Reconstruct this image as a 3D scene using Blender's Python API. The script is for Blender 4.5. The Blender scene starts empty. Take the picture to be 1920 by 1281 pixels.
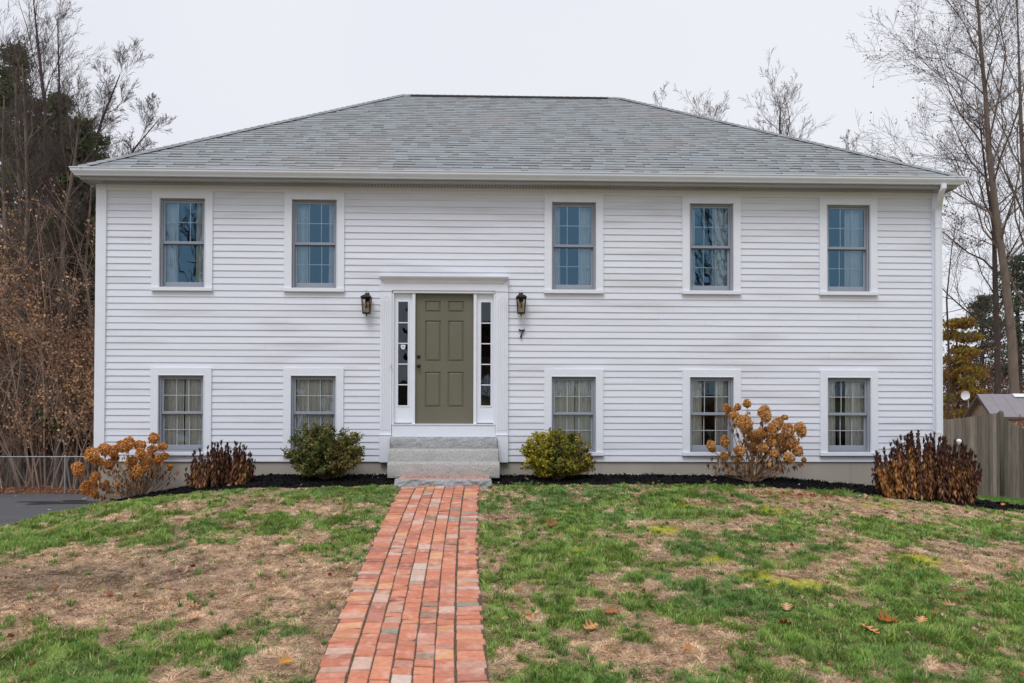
import bpy, math, random
import numpy as np
from mathutils import Vector, Matrix

# ------------------------------------------------------------------ camera
C = bpy.context.scene.collection
SC = bpy.context.scene
EYE = 1.8
YAW, PIT, ROL, CX, CY, F = .0273, .0131, .0025, 926.11, 742.07, 1400.0
r0 = Vector((math.cos(YAW), -math.sin(YAW), 0))
f0 = Vector((math.sin(YAW)*math.cos(PIT), math.cos(YAW)*math.cos(PIT), math.sin(PIT)))
u0 = Vector((-math.sin(YAW)*math.sin(PIT), -math.cos(YAW)*math.sin(PIT), math.cos(PIT)))
RT = r0*math.cos(ROL) + u0*math.sin(ROL)
UP = u0*math.cos(ROL) - r0*math.sin(ROL)
cd = bpy.data.cameras.new('camera')
cd.sensor_width = 36.0
cd.lens = 36.0*F/1920
cd.shift_x = (960-CX)/1920
cd.shift_y = (CY-640.5)/1920
cd.clip_start = .05
cd.clip_end = 1000
cam = bpy.data.objects.new('camera', cd)
C.objects.link(cam)
m = Matrix((RT, UP, -f0)).transposed().to_4x4()
m.translation = Vector((0, 0, EYE))
cam.matrix_world = m
SC.camera = cam

# ------------------------------------------------------------------ world, sun, exposure
SUN_EL, SUN_AZ = math.radians(57), math.radians(200)      # azimuth clockwise from +Y
w = bpy.data.worlds.new('World')
SC.world = w
w.use_nodes = True
nt = w.node_tree
bg = nt.nodes['Background']
sky = nt.nodes.new('ShaderNodeTexSky')
sky.sky_type = 'NISHITA'
sky.sun_disc = False
sky.sun_elevation = SUN_EL
sky.sun_rotation = SUN_AZ
sky.dust_density = 3.0
cl = nt.nodes.new('ShaderNodeTexNoise')
cl.inputs['Scale'].default_value = 1.1
cl.inputs['Detail'].default_value = 4
cr = nt.nodes.new('ShaderNodeValToRGB')
cr.color_ramp.elements[0].position = .3
cr.color_ramp.elements[0].color = (7.75, 7.95, 8.8, 1)
cr.color_ramp.elements[1].position = .72
cr.color_ramp.elements[1].color = (8.8, 8.95, 9.55, 1)
mx = nt.nodes.new('ShaderNodeMixRGB')
mx.inputs[0].default_value = .965
nt.links.new(cl.outputs['Fac'], cr.inputs[0])
nt.links.new(sky.outputs[0], mx.inputs[1])
nt.links.new(cr.outputs[0], mx.inputs[2])
nt.links.new(mx.outputs[0], bg.inputs['Color'])
bg.inputs['Strength'].default_value = .1
sd = bpy.data.lights.new('sun', 'SUN')
sd.energy = 1.65
sd.angle = math.radians(28)
sd.color = (1.0, .985, .965)
sun = bpy.data.objects.new('sun', sd)
C.objects.link(sun)
sdir = Vector((math.sin(SUN_AZ)*math.cos(SUN_EL), math.cos(SUN_AZ)*math.cos(SUN_EL), math.sin(SUN_EL)))
sun.rotation_euler = sdir.to_track_quat('Z', 'Y').to_euler()
sun.location = sdir*40
SC.view_settings.view_transform = 'Standard'
SC.view_settings.look = 'None'
SC.view_settings.exposure = 0.0
SC.view_settings.gamma = 1.0
SC.cycles.max_bounces = 8
SC.cycles.transparent_max_bounces = 16

# ------------------------------------------------------------------ helpers
def ray(px, py):
    a, b = (px-CX)/F, -(py-CY)/F
    return f0 + RT*a + UP*b

def P(px, py, Y):
    d = ray(px, py)
    return Vector((0, 0, EYE)) + d*(Y/d.y)

YF = 12.0
def fx(px, py=600): return P(px, py, YF).x
def fz(px, py): return P(px, py, YF).z

rng = np.random.default_rng(7)
random.seed(7)
R = random.random
def U(a, b): return random.uniform(a, b)

_perm = np.random.default_rng(11).random((256, 256))
def vnoise(x, y):
    x = np.asarray(x, float); y = np.asarray(y, float)
    xi = np.floor(x).astype(int); yi = np.floor(y).astype(int)
    fxx = x-xi; fyy = y-yi
    fxx = fxx*fxx*(3-2*fxx); fyy = fyy*fyy*(3-2*fyy)
    g = lambda i, j: _perm[i & 255, j & 255]
    return (g(xi, yi)*(1-fxx)+g(xi+1, yi)*fxx)*(1-fyy)+(g(xi, yi+1)*(1-fxx)+g(xi+1, yi+1)*fxx)*fyy
def fbm(x, y, o=4):
    s = 0; a = .5; t = 0
    x = np.asarray(x, float); y = np.asarray(y, float)
    for k in range(o):
        s = s+a*vnoise(x+17.3*k, y-9.1*k); t += a; a *= .5; x = x*2.03; y = y*2.03
    return s/t

def sstep(a, b, v):
    t = np.clip((np.asarray(v, float)-a)/(b-a), 0, 1)
    return t*t*(3-2*t)

def zdrive(Y):
    Y = np.asarray(Y, float)
    return EYE + np.where(Y > 9, np.maximum(-1.64-.0835*(Y-9), -3.06), -1.64-.05*(9-Y))

def gz(X, Y, raw=False):
    """height of the ground"""
    X = np.asarray(X, float); Y = np.asarray(Y, float)
    c = np.interp(Y, [-62, -30, 0, 3.2, 4.76, 10.65, 11.4, 12.2, 14, 17.5, 26, 200],
                     [1.2, -1.9, -1.95, -1.88, -1.77, -1.20, -1.145, -1.13, -1.35, -1.85, -2.95, -3.05])  # ground raised behind the camera to dim reflections in the lower panes
    kl = np.clip((Y-7)/5, 0, 1)
    d = np.clip(-3.0-X, 0, 3.2)
    c = c - .1*d**1.5*np.minimum(kl, 1)
    d2 = np.clip(X-3.0, 0, 8)
    c = c - .0155*d2**2*np.clip((Y-4)/7, 0, 1)*np.clip((30-Y)/12, 0, 1)*np.where(d2 > 4.5, 4.5/np.maximum(d2, .1), 1)**1.0
    c = c + .035*(fbm(X*.5, Y*.5, 2)-.5)
    z = EYE + c
    t = sstep(-5.95, -6.45, X)
    zd = zdrive(Y)-.12
    z = z*(1-t)+zd*t
    return z

def G(px, py):
    """point of the ground seen at a pixel"""
    d = ray(px, py)
    t0 = 1.0; t1 = 80.0; n = 600
    prev = None
    for i in range(n):
        t = t0*(t1/t0)**(i/(n-1))
        p = Vector((0, 0, EYE))+d*t
        if p.z < float(gz(p.x, p.y)):
            break
    return Vector((p.x, p.y, float(gz(p.x, p.y))))

def tag(o, label=None, cat=None, group=None, kind=None):
    if label: o['label'] = label
    if cat: o['category'] = cat
    if group: o['group'] = group
    if kind: o['kind'] = kind
    return o

def empty(name, loc=(0, 0, 0), rz=0, parent=None):
    o = bpy.data.objects.new(name, None)
    o.empty_display_size = .2
    o.location = loc
    o.rotation_euler = (0, 0, rz)
    C.objects.link(o)
    if parent: o.parent = parent
    return o

def copy_tree(o, parent=None):
    c = o.copy(); C.objects.link(c)
    if parent: c.parent = parent
    for ch in list(o.children):
        copy_tree(ch, c)
    return c

class MB:
    def __init__(s): s.v = []; s.f = []; s.c = []; s.col = None
    def quad(s, a, b, c, d):
        n = len(s.v); s.v += [tuple(a), tuple(b), tuple(c), tuple(d)]; s.f.append((n, n+1, n+2, n+3)); s.c.append(s.col)
    def tri(s, a, b, c):
        n = len(s.v); s.v += [tuple(a), tuple(b), tuple(c)]; s.f.append((n, n+1, n+2)); s.c.append(s.col)
    def poly(s, pts):
        n = len(s.v); s.v += [tuple(p) for p in pts]; s.f.append(tuple(range(n, n+len(pts)))); s.c.append(s.col)
    def box(s, x0, y0, z0, x1, y1, z1, bev=0):
        if bev > 0:
            return s.bevbox(x0, y0, z0, x1, y1, z1, bev)
        n = len(s.v)
        s.v += [(x0, y0, z0), (x1, y0, z0), (x1, y1, z0), (x0, y1, z0), (x0, y0, z1), (x1, y0, z1), (x1, y1, z1), (x0, y1, z1)]
        for q in ((0, 3, 2, 1), (4, 5, 6, 7), (0, 1, 5, 4), (1, 2, 6, 5), (2, 3, 7, 6), (3, 0, 4, 7)):
            s.f.append(tuple(n+i for i in q)); s.c.append(s.col)
    def bevbox(s, x0, y0, z0, x1, y1, z1, b):
        # box with chamfered edges: three rings in z
        def ring(x0, y0, x1, y1, z, b):
            return [(x0+b, y0, z), (x1-b, y0, z), (x1, y0+b, z), (x1, y1-b, z), (x1-b, y1, z), (x0+b, y1, z), (x0, y1-b, z), (x0, y0+b, z)]
        rings = [ring(x0+b, y0+b, x1-b, y1-b, z0, b*.4), ring(x0, y0, x1, y1, z0+b, b), ring(x0, y0, x1, y1, z1-b, b), ring(x0+b, y0+b, x1-b, y1-b, z1, b*.4)]
        s.loft(rings, caps=True)
    def loft(s, rings, caps=False, closed=True):
        n = len(s.v); k = len(rings[0])
        for r in rings: s.v += [tuple(p) for p in r]
        for i in range(len(rings)-1):
            for j in range(k if closed else k-1):
                a = n+i*k+j; b = n+i*k+(j+1) % k
                s.f.append((a, b, b+k, a+k)); s.c.append(s.col)
        if caps:
            s.f.append(tuple(n+j for j in reversed(range(k)))); s.c.append(s.col)
            s.f.append(tuple(n+(len(rings)-1)*k+j for j in range(k))); s.c.append(s.col)
    def tube(s, pts, rad, sides=6, caps=True):
        pts = [Vector(p) for p in pts]
        if not hasattr(rad, '__len__'): rad = [rad]*len(pts)
        rings = []
        for i, p in enumerate(pts):
            d = (pts[min(i+1, len(pts)-1)]-pts[max(i-1, 0)])
            if d.length < 1e-9: d = Vector((0, 0, 1))
            d.normalize()
            a = d.cross(Vector((0, 0, 1)) if abs(d.z) < .9 else Vector((1, 0, 0))).normalized()
            b = d.cross(a)
            rings.append([p+(a*math.cos(t)+b*math.sin(t))*rad[i] for t in [2*math.pi*k/sides for k in range(sides)]])
        s.loft(rings, caps=caps)
    def lathe(s, prof, cx, cy, sides=16, caps=True):
        rings = [[(cx+r*math.cos(2*math.pi*k/sides), cy+r*math.sin(2*math.pi*k/sides), z) for k in range(sides)] for r, z in prof]
        s.loft(rings, caps=caps)
    def build(s, name, mat, parent=None, smooth=False):
        me = bpy.data.meshes.new(name)
        me.from_pydata(s.v, [], s.f)
        if any(c is not None for c in s.c):
            ca = me.color_attributes.new('Col', 'FLOAT_COLOR', 'CORNER')
            cols = np.ones((len(me.loops), 4), np.float32)
            tot = np.array([len(f) for f in s.f])
            fc = np.array([(c if c is not None else (1, 1, 1)) for c in s.c], np.float32)
            cols[:, :3] = np.repeat(fc, tot, axis=0)
            ca.data.foreach_set('color', cols.ravel())
        return link(name, me, mat, parent, smooth)

def link(name, me, mat, parent=None, smooth=False):
    me.materials.append(mat)
    if smooth:
        me.polygons.foreach_set('use_smooth', [True]*len(me.polygons))
    o = bpy.data.objects.new(name, me)
    C.objects.link(o)
    if parent: o.parent = parent
    return o

def npmesh(name, V, Fc, mat, cols=None, parent=None, smooth=False):
    """V (n,3); Fc (m,k) all faces same size; cols per-vertex (n,3)"""
    me = bpy.data.meshes.new(name)
    V = np.asarray(V, np.float32); Fc = np.asarray(Fc, np.int32)
    k = Fc.shape[1]
    me.vertices.add(len(V)); me.vertices.foreach_set('co', V.ravel())
    me.loops.add(Fc.size); me.loops.foreach_set('vertex_index', Fc.ravel())
    me.polygons.add(len(Fc)); me.polygons.foreach_set('loop_start', np.arange(len(Fc), dtype=np.int32)*k)
    me.update(calc_edges=True)
    if cols is not None:
        ca = me.color_attributes.new('Col', 'FLOAT_COLOR', 'POINT')
        c4 = np.ones((len(V), 4), np.float32); c4[:, :3] = cols
        ca.data.foreach_set('color', c4.ravel())
    return link(name, me, mat, parent, smooth)

# ------------------------------------------------------------------ materials
def mat(name, base=(.5, .5, .5), rough=.7, var=.12, scale=8, bump=0, bscale=60, attr=False, metal=0, spec=.3,
        stretch=None, stain=None, stain_scale=.6, stain_amt=.3, translucent=0, detail=5):
    M = bpy.data.materials.new(name); M.use_nodes = True
    n = M.node_tree.nodes; l = M.node_tree.links
    b = n['Principled BSDF']
    b.inputs['Roughness'].default_value = rough
    b.inputs['Metallic'].default_value = metal
    b.inputs['Specular IOR Level'].default_value = spec
    tc = n.new('ShaderNodeTexCoord')
    mp = n.new('ShaderNodeMapping')
    l.new(tc.outputs['Object'], mp.inputs[0])
    if stretch: mp.inputs['Scale'].default_value = stretch
    no = n.new('ShaderNodeTexNoise'); no.inputs['Scale'].default_value = scale; no.inputs['Detail'].default_value = detail
    l.new(mp.outputs[0], no.inputs['Vector'])
    rg = n.new('ShaderNodeMapRange')
    rg.inputs['From Min'].default_value = .3; rg.inputs['From Max'].default_value = .7
    rg.inputs['To Min'].default_value = 1-var; rg.inputs['To Max'].default_value = 1+var
    l.new(no.outputs['Fac'], rg.inputs['Value'])
    mul = n.new('ShaderNodeVectorMath'); mul.operation = 'SCALE'
    if attr:
        at = n.new('ShaderNodeAttribute'); at.attribute_name = 'Col'
        l.new(at.outputs['Color'], mul.inputs[0])
    else:
        rgb = n.new('ShaderNodeRGB'); rgb.outputs[0].default_value = (*base, 1)
        l.new(rgb.outputs[0], mul.inputs[0])
    l.new(rg.outputs[0], mul.inputs['Scale'])
    out = mul.outputs[0]
    if stain:
        n2 = n.new('ShaderNodeTexNoise'); n2.inputs['Scale'].default_value = stain_scale; n2.inputs['Detail'].default_value = 6
        l.new(mp.outputs[0], n2.inputs['Vector'])
        r2 = n.new('ShaderNodeMapRange'); r2.inputs['From Min'].default_value = .52; r2.inputs['From Max'].default_value = .72
        r2.inputs['To Max'].default_value = stain_amt
        l.new(n2.outputs['Fac'], r2.inputs['Value'])
        m2 = n.new('ShaderNodeMixRGB'); m2.inputs[2].default_value = (*stain, 1)
        l.new(r2.outputs[0], m2.inputs[0]); l.new(out, m2.inputs[1]); out = m2.outputs[0]
    l.new(out, b.inputs['Base Color'])
    if bump:
        nb = n.new('ShaderNodeTexNoise'); nb.inputs['Scale'].default_value = bscale; nb.inputs['Detail'].default_value = 4
        l.new(mp.outputs[0], nb.inputs['Vector'])
        bp = n.new('ShaderNodeBump'); bp.inputs['Strength'].default_value = bump; bp.inputs['Distance'].default_value = .02
        l.new(nb.outputs['Fac'], bp.inputs['Height']); l.new(bp.outputs[0], b.inputs['Normal'])
    if translucent:
        tr = n.new('ShaderNodeBsdfTranslucent'); l.new(out, tr.inputs['Color'])
        ms = n.new('ShaderNodeMixShader'); ms.inputs[0].default_value = translucent
        l.new(b.outputs[0], ms.inputs[1]); l.new(tr.outputs[0], ms.inputs[2])
        l.new(ms.outputs[0], n['Material Output'].inputs['Surface'])
    return M

def glassmat(name, tint=(.3, .65, 1.0), fac=.22, trans=(.75, .82, .82)):
    M = bpy.data.materials.new(name); M.use_nodes = True
    n = M.node_tree.nodes; l = M.node_tree.links
    n.remove(n['Principled BSDF'])
    g = n.new('ShaderNodeBsdfGlossy'); g.inputs['Color'].default_value = (*tint, 1); g.inputs['Roughness'].default_value = .0
    t = n.new('ShaderNodeBsdfTransparent'); t.inputs['Color'].default_value = (*trans, 1)
    ms = n.new('ShaderNodeMixShader')
    fr = n.new('ShaderNodeFresnel'); fr.inputs['IOR'].default_value = 1.5
    ad = n.new('ShaderNodeMath'); ad.operation = 'ADD'; ad.use_clamp = True; ad.inputs[1].default_value = fac
    l.new(fr.outputs[0], ad.inputs[0]); l.new(ad.outputs[0], ms.inputs[0])
    l.new(t.outputs[0], ms.inputs[1]); l.new(g.outputs[0], ms.inputs[2])
    # a faint waviness of the pane
    tc = n.new('ShaderNodeTexCoord'); nb = n.new('ShaderNodeTexNoise'); nb.inputs['Scale'].default_value = 2.2
    bp = n.new('ShaderNodeBump'); bp.inputs['Strength'].default_value = .06; bp.inputs['Distance'].default_value = .02
    l.new(tc.outputs['Object'], nb.inputs['Vector']); l.new(nb.outputs['Fac'], bp.inputs['Height']); l.new(bp.outputs[0], g.inputs['Normal'])
    l.new(ms.outputs[0], n['Material Output'].inputs['Surface'])
    return M

M_SID = mat('siding_paint', rough=.55, var=.025, scale=3, attr=True, stretch=(.5, 1, 5), stain=(.54, .54, .58), stain_scale=1.1, stain_amt=.55, bump=.06, bscale=30)
M_TRIM = mat('trim_paint', (.775, .81, .885), .45, .02, 6, bump=.03, bscale=40)
M_GUT = mat('gutter_paint', (.72, .76, .84), .35, .03, 3)
M_SOF = mat('shaded_eave_paint', (.33, .33, .34), .6, .04, 3)  # grey darkened so the colour itself carries the under-eave shade
M_CONC = mat('foundation_concrete', (.41, .375, .33), .9, .10, 2.2, bump=.12, bscale=25, stain=(.30, .27, .23), stain_scale=1.1, stain_amt=.5)
M_ROOF = mat('roof_shingles', rough=.95, var=.14, scale=55, attr=True, bump=.25, bscale=260, stain=(.33, .27, .26), stain_scale=.45, stain_amt=.35)
M_RIDGE = mat('ridge_shingles', (.24, .25, .26), .95, .15, 40, bump=.2, bscale=200)
M_VENT = mat('ridge_vent_plastic', (.03, .03, .035), .6)
M_SASH = mat('sash_vinyl', (.30, .325, .38), .4, .03, 5)
M_SASHD = mat('sash_dark_seal', (.10, .105, .12), .5, .03, 5)
M_MUNT = mat('muntin_white', (.80, .82, .84), .45, .02)
M_MUNT2 = mat('muntin_grey', (.40, .42, .45), .45, .02)
M_GLASS = glassmat('window_glass', (.36, .70, 1.0), .125, (.92, .96, .97))
M_GLASSL = glassmat('lower_window_glass', (.6, .85, 1.0), .05, (.97, .98, .98))
M_GLASS2 = glassmat('sidelight_glass', (.8, .9, 1), .04, (.55, .55, .55))
M_LGLASS = glassmat('lantern_glass', (.9, .9, .9), .02, (.97, .94, .88))
M_CURT = mat('sheer_curtain', (.93, .90, .84), .9, .05, 6, translucent=.12)
M_CURTW = mat('white_curtain', (.80, .81, .79), .9, .05, 6, translucent=.12)
M_FJ = mat('joint_line', (.30, .27, .235), .9, .05)
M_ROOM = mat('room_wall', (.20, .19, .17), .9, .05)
M_DOOR = mat('door_paint', (.150, .144, .106), .5, .05, 2, stain=(.19, .18, .14), stain_scale=1.6, stain_amt=.5)
M_BRONZE = mat('dark_bronze', (.035, .028, .022), .4, .2, 20, metal=.4)
M_BLACK = mat('black_metal', (.012, .012, .014), .45, .1)
M_CANDLE = mat('candle_sleeve', (.75, .50, .25), .6, .1, 30)
M_BULB = mat('bulb_frosted', (.75, .62, .48), .3, .02)
M_GRAN = mat('granite', (.37, .38, .395), .85, .30, 60, bump=.9, bscale=22, stain=(.19, .20, .22), stain_scale=5, stain_amt=.6)
M_GRAN2 = mat('granite_pale', (.44, .44, .43), .85, .28, 60, bump=.6, bscale=30, stain=(.30, .31, .32), stain_scale=4, stain_amt=.5)
M_BRICK = mat('walk_brick', rough=.9, var=.13, scale=24, attr=True, bump=.3, bscale=60, stain=(.74, .52, .44), stain_scale=9, stain_amt=.5)
M_JOINT = mat('joint_sand', (.11, .088, .062), 1, .4, 30, bump=.5, bscale=60, stain=(.08, .10, .03), stain_scale=3, stain_amt=.6)
M_MULCH = mat('black_mulch', (.010, .009, .010), 1, .45, 40, bump=1, bscale=50, spec=.05)
M_CHIP = mat('mulch_chip', rough=1, attr=True, var=.2, scale=20, spec=.05)
M_GROUND = mat('lawn_soil', rough=1, attr=True, var=.3, scale=14, bump=.6, bscale=40, detail=8)
M_GRASS = mat('grass_blades', rough=.7, attr=True, var=.12, scale=3, translucent=.25)
M_ASPH = mat('asphalt', (.088, .088, .096), .85, .12, 30, bump=.3, bscale=120, stain=(.13, .13, .14), stain_scale=.8, stain_amt=.6)
M_PUD = mat('damp_asphalt', (.028, .027, .03), .45, .15, 8)
M_LEAF = mat('leaf', rough=.75, attr=True, var=.15, scale=12, translucent=.22)
M_PETAL = mat('dried_petals', rough=.9, attr=True, var=.12, scale=30, translucent=.2)
M_STEM = mat('woody_stem', (.21, .135, .085), .9, .2, 20)
M_STEMD = mat('dead_stem', (.085, .05, .035), .95, .2, 20)
M_BARK = mat('bark', (.17, .135, .11), .95, .25, 6, bump=.6, bscale=14, stretch=(1, 1, .3))
M_BARKD = mat('bark_dark', (.085, .065, .058), .95, .25, 6, bump=.6, bscale=14, stretch=(1, 1, .3))
M_TWIG = mat('twigs', (.10, .075, .07), .95, .2, 3)
M_TWIGB = mat('brown_twigs', rough=.95, attr=True, var=.2, scale=2)
M_WOOD = mat('weathered_boards', rough=.9, attr=True, var=.2, scale=5, stretch=(6, 6, .5), bump=.3, bscale=12, stain=(.07, .06, .045), stain_scale=1.5, stain_amt=.5)
M_GALV = mat('galvanised_steel', (.42, .42, .42), .45, .1, metal=.5)
M_SHEDW = mat('shed_board', (.33, .27, .20), .85, .1, 4, stretch=(1, 1, 6))
M_SHEDR = mat('shed_metal_roof', (.25, .225, .25), .5, .06, 3)
M_SHEDT = mat('shed_trim_dark', (.12, .09, .08), .7, .1)
M_PALE = mat('pale_panel', (.75, .76, .78), .4, .05)
M_STICK = mat('sticker_white', (.80, .82, .86), .5, .02)
M_STICKB = mat('sticker_blue', (.30, .38, .62), .5, .02)

# ------------------------------------------------------------------ measured facade
XL, XR = fx(181.5, 600), fx(1763.5, 600)
ZOT, ZOB, ZLT, ZLB = 3.2893+EYE, 1.8687+EYE, .4649+EYE, -.7469+EYE    # window openings
WINX = [-5.0029, -2.912, 1.2585, 3.5013, 5.7567]; WW = .7117
Z_SB = fz(1000, 866)            # bottom of the siding
Z_SF = fz(300, 344.7)           # soffit
Z_FR = fz(230, 357.3)           # bottom of the frieze
YSOF, YGUT = 11.72, 11.60
DEPTH = 8.5
YB = YF + DEPTH
Z_GT = P(300, 314, YGUT).z      # top of the gutter
GXL, GXR = P(135, 318, YGUT).x, P(1810, 336, YGUT).x
HR = 4.55                       # run of the hip
YE = YGUT + .06
ZE = Z_GT + .012
RDG_L, RDG_R = P(740, 179, YE+HR), P(1165, 184, YE+HR)
ZR = (RDG_L.z+RDG_R.z)/2
EXL, EXR = GXL+.05, GXR-.05
print('XL XR', XL, XR, 'soffit', Z_SF, 'eave', GXL, GXR, Z_GT, 'ridge', RDG_L, RDG_R, ZR, 'sb', Z_SB, 'fr', Z_FR)

# ================================================================== GROUND
def patches(X, Y):
    """0 dry straw .. 1 green, plus moss and soil amounts: hand laid areas and noise"""
    X = np.asarray(X, float); Y = np.asarray(Y, float)
    g = .55 + .17*sstep(0, 1.5, X)*(1-.6*sstep(3.5, 6, X)) + 1.1*(fbm(X*1.5+5, Y*1.2+2, 4)-.5) + 2.2*(fbm(X*4.2+1, Y*3.1, 3)-.5)
    def blob(cx, cy, rx, ry, amt):
        nonlocal g
        d = ((X-cx)/rx)**2+((Y-cy)/ry)**2
        g = g + amt*np.exp(-d)
    for b in BLOBS: blob(*b)
    moss = sum(np.exp(-(((X-cx)/rx)**2+((Y-cy)/ry)**2)*1.2) for cx, cy, rx, ry in MOSS)
    moss = moss*sstep(.30, .55, fbm(X*6, Y*6, 3))*1.5
    return np.clip(g, 0, 1.3), np.clip(moss, 0, 1)

BLOBS = []
MOSS = []
def _b(px, py, rx, ry, amt):
    p = G(px, py); BLOBS.append((p.x, p.y, rx, ry, amt*(.75 if amt < 0 else .5)))
for a in [(120, 1085, 1.5, .75, -1.3), (330, 1110, 1.3, .55, -1.0), (500, 1090, 1.0, .8, -.9), (560, 1140, .6, .5, -.7), (60, 1110, 1.2, .4, -.8), (460, 1040, .5, .5, -.55),
          (560, 955, .9, .22, -.5), (300, 975, .6, .25, -.55), (660, 945, .5, .16, -.5), (540, 1015, .45, .3, -.5),
          (350, 990, 1.6, .5, .5), (150, 1010, 1.6, .5, .7), (600, 985, .8, .3, .35), (250, 945, 1.5, .35, .6), (600, 925, 1.5, .35, .6),
          (300, 1070, .3, .2, .8), (720, 930, .3, .6, .4), (650, 1020, .4, .3, .4),
          (260, 1190, 1.3, .5, -.22), (80, 1220, .9, .5, -.15), (450, 1250, .8, .4, -.2), (470, 1200, .25, .3, .25), (560, 1230, .2, .5, -.6), (700, 1040, .25, 1.2, -.35),
          (1080, 970, 1.6, .9, .6), (980, 1010, .8, .8, .35), (1200, 950, 1.5, .4, .4), (1150, 1080, .9, .4, .3),
          (1280, 985, .7, .25, -.75), (1330, 1030, 1.1, .3, -.45), (1400, 1090, 1.3, .35, -.55), (1560, 950, 1.6, .35, -.75), (1800, 960, 1.6, .4, -.75), (1480, 925, 1.2, .2, -.6), (1640, 1020, .8, .3, -.4),
          (1870, 1050, .9, .5, -.9), (1750, 1060, .6, .4, -.4), (1500, 1070, .9, .25, -.3), (1150, 1010, .5, .25, -.4),
          (1330, 1180, .8, .3, -.75), (1250, 1220, .5, .2, -.6), (1480, 1240, .35, .3, -.5), (1000, 1110, .3, .3, -.3),
          (1450, 1160, .5, .25, .5), (1800, 1120, .8, .35, .6), (1700, 1100, .7, .2, .3), (1100, 1180, .8, .5, .35), (960, 1200, .3, .5, .1), (1700, 1220, .8, .4, .4), (1750, 1250, .35, .2, -.4)]:
    _b(*a)
for px, py, rx, ry in [(1730, 1052, .32, .22), (1520, 1098, .42, .15), (1460, 955, .35, .16), (1440, 962, .25, .12), (1250, 995, .25, .2), (1090, 1038, .14, .12), (1330, 1055, .2, .12), (1500, 938, .3, .12), (1650, 950, .5, .12), (1900, 990, .5, .15), (1420, 1085, .2, .1), (1290, 950, .3, .12)]:
    p = G(px, py); MOSS.append((p.x, p.y, rx, ry))

def ax(parts):
    out = []
    for a, b, s in parts: out.append(np.arange(a, b, s))
    return np.concatenate(out+[np.array([parts[-1][1]])])
gx = ax([(-150, -40, 10), (-40, -14, 2), (-14, -6.6, .6), (-6.6, -5.7, .09), (-5.7, 10, .12), (10, 16, .5), (16, 40, 2), (40, 150, 10)])
gy = ax([(-150, -20, 10), (-20, 0, 1.5), (0, 3, .4), (3, 12.3, .12), (12.3, 28, .6), (28, 60, 3), (60, 240, 15)])
GX, GY = np.meshgrid(gx, gy)
near = (GX > -6.4) & (GX < 10.5) & (GY > 2.5) & (GY < 12)
GZ = gz(GX, GY) + np.where(near, .022*(fbm(GX*5, GY*5, 3)-.5), 0)
g_, m_ = patches(GX, GY)
straw = np.array([.44, .30, .20]); green = np.array([.15, .19, .06]); soil = np.array([.19, .13, .095]); mossc = np.array([.36, .36, .03])
k = np.clip(g_, 0, 1)[..., None]
cc = straw*(1-k)+green*k
s_ = sstep(.5, .75, fbm(GX*2.2+30, GY*2.2, 4))[..., None]*.75
pdk = G(110, 1085); sdk = np.exp(-(((GX-pdk.x)/1.3)**2+((GY-pdk.y)/.45)**2))[..., None]
s_ = np.clip(s_+.6*sdk, 0, 1)
cc = cc*(1-s_)+soil*s_
cc = cc*(1-m_[..., None])+mossc*m_[..., None]
back = sstep(15, 24, GY)[..., None]*1.0
lit = np.array([.22, .12, .065])
cc = cc*(1-back*np.where(GX > 5, .8, 1)[..., None])+lit*back*np.where(GX > 5, .8, 1)[..., None]
rgt = (sstep(7, 9, GX)*sstep(11.5, 12.5, GY)*(1-sstep(17, 18, GY)))[..., None]
cc = cc*(1-rgt)+np.array([.12, .22, .05])*rgt
nx, ny = len(gx), len(gy)
idx = np.arange(nx*ny).reshape(ny, nx)
FF = np.stack([idx[:-1, :-1], idx[:-1, 1:], idx[1:, 1:], idx[1:, :-1]], -1).reshape(-1, 4)
o = npmesh('ground', np.stack([GX, GY, GZ], -1).reshape(-1, 3), FF, M_GROUND, cc.reshape(-1, 3), smooth=True)
tag(o, kind='structure')

# driveway: a strip beside the house that widens behind it
dmb = []
dv, df = [], []
ys = np.arange(-4, 26.3, .5)
for i, y in enumerate(ys):
    xr = -6.02 + .06*math.sin(y*1.3)
    if y > 12.2: xr = -6.02 + .0*y
    xl = -9.5 if y < 12 else -9.5-min(14, (y-12)*1.6)
    n = 14
    for j in range(n):
        x = xr+(xl-xr)*j/(n-1)
        dv.append((x, y, float(zdrive(y))-.015*j/(n-1) + (0 if j else -.03)))
for i in range(len(ys)-1):
    for j in range(n-1):
        a = i*n+j; df.append((a, a+n, a+n+1, a+1))
o = npmesh('driveway', dv, df, M_ASPH, smooth=True); tag(o, kind='structure')
# damp patches on the driveway
def drv(px, py):
    d = ray(px, py); t = 5
    while t < 40:
        p = Vector((0, 0, EYE))+d*t
        if p.z < float(zdrive(p.y)): break
        t += .05
    return p
mb = MB()
for px, py, rx, ry in ((128, 943, 1.0, .8), (80, 941, .6, .25), (140, 939, .35, .3)):
    p = drv(px, py); pts = []
    for k in range(40):
        a = 2*math.pi*k/40; rr = 1+.35*(vnoise(math.cos(a)*2+px, math.sin(a)*2+5)-.5)*2
        x, y = p.x+rx*rr*math.cos(a), p.y+ry*rr*math.sin(a)
        pts.append((x, y, float(zdrive(y))+.004+.001*len(mb.f)))
    mb.poly(pts)
o = mb.build('damp_patch', M_PUD); tag(o, 'dark damp stain on the grey asphalt driveway', 'stain', kind='structure')

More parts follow.
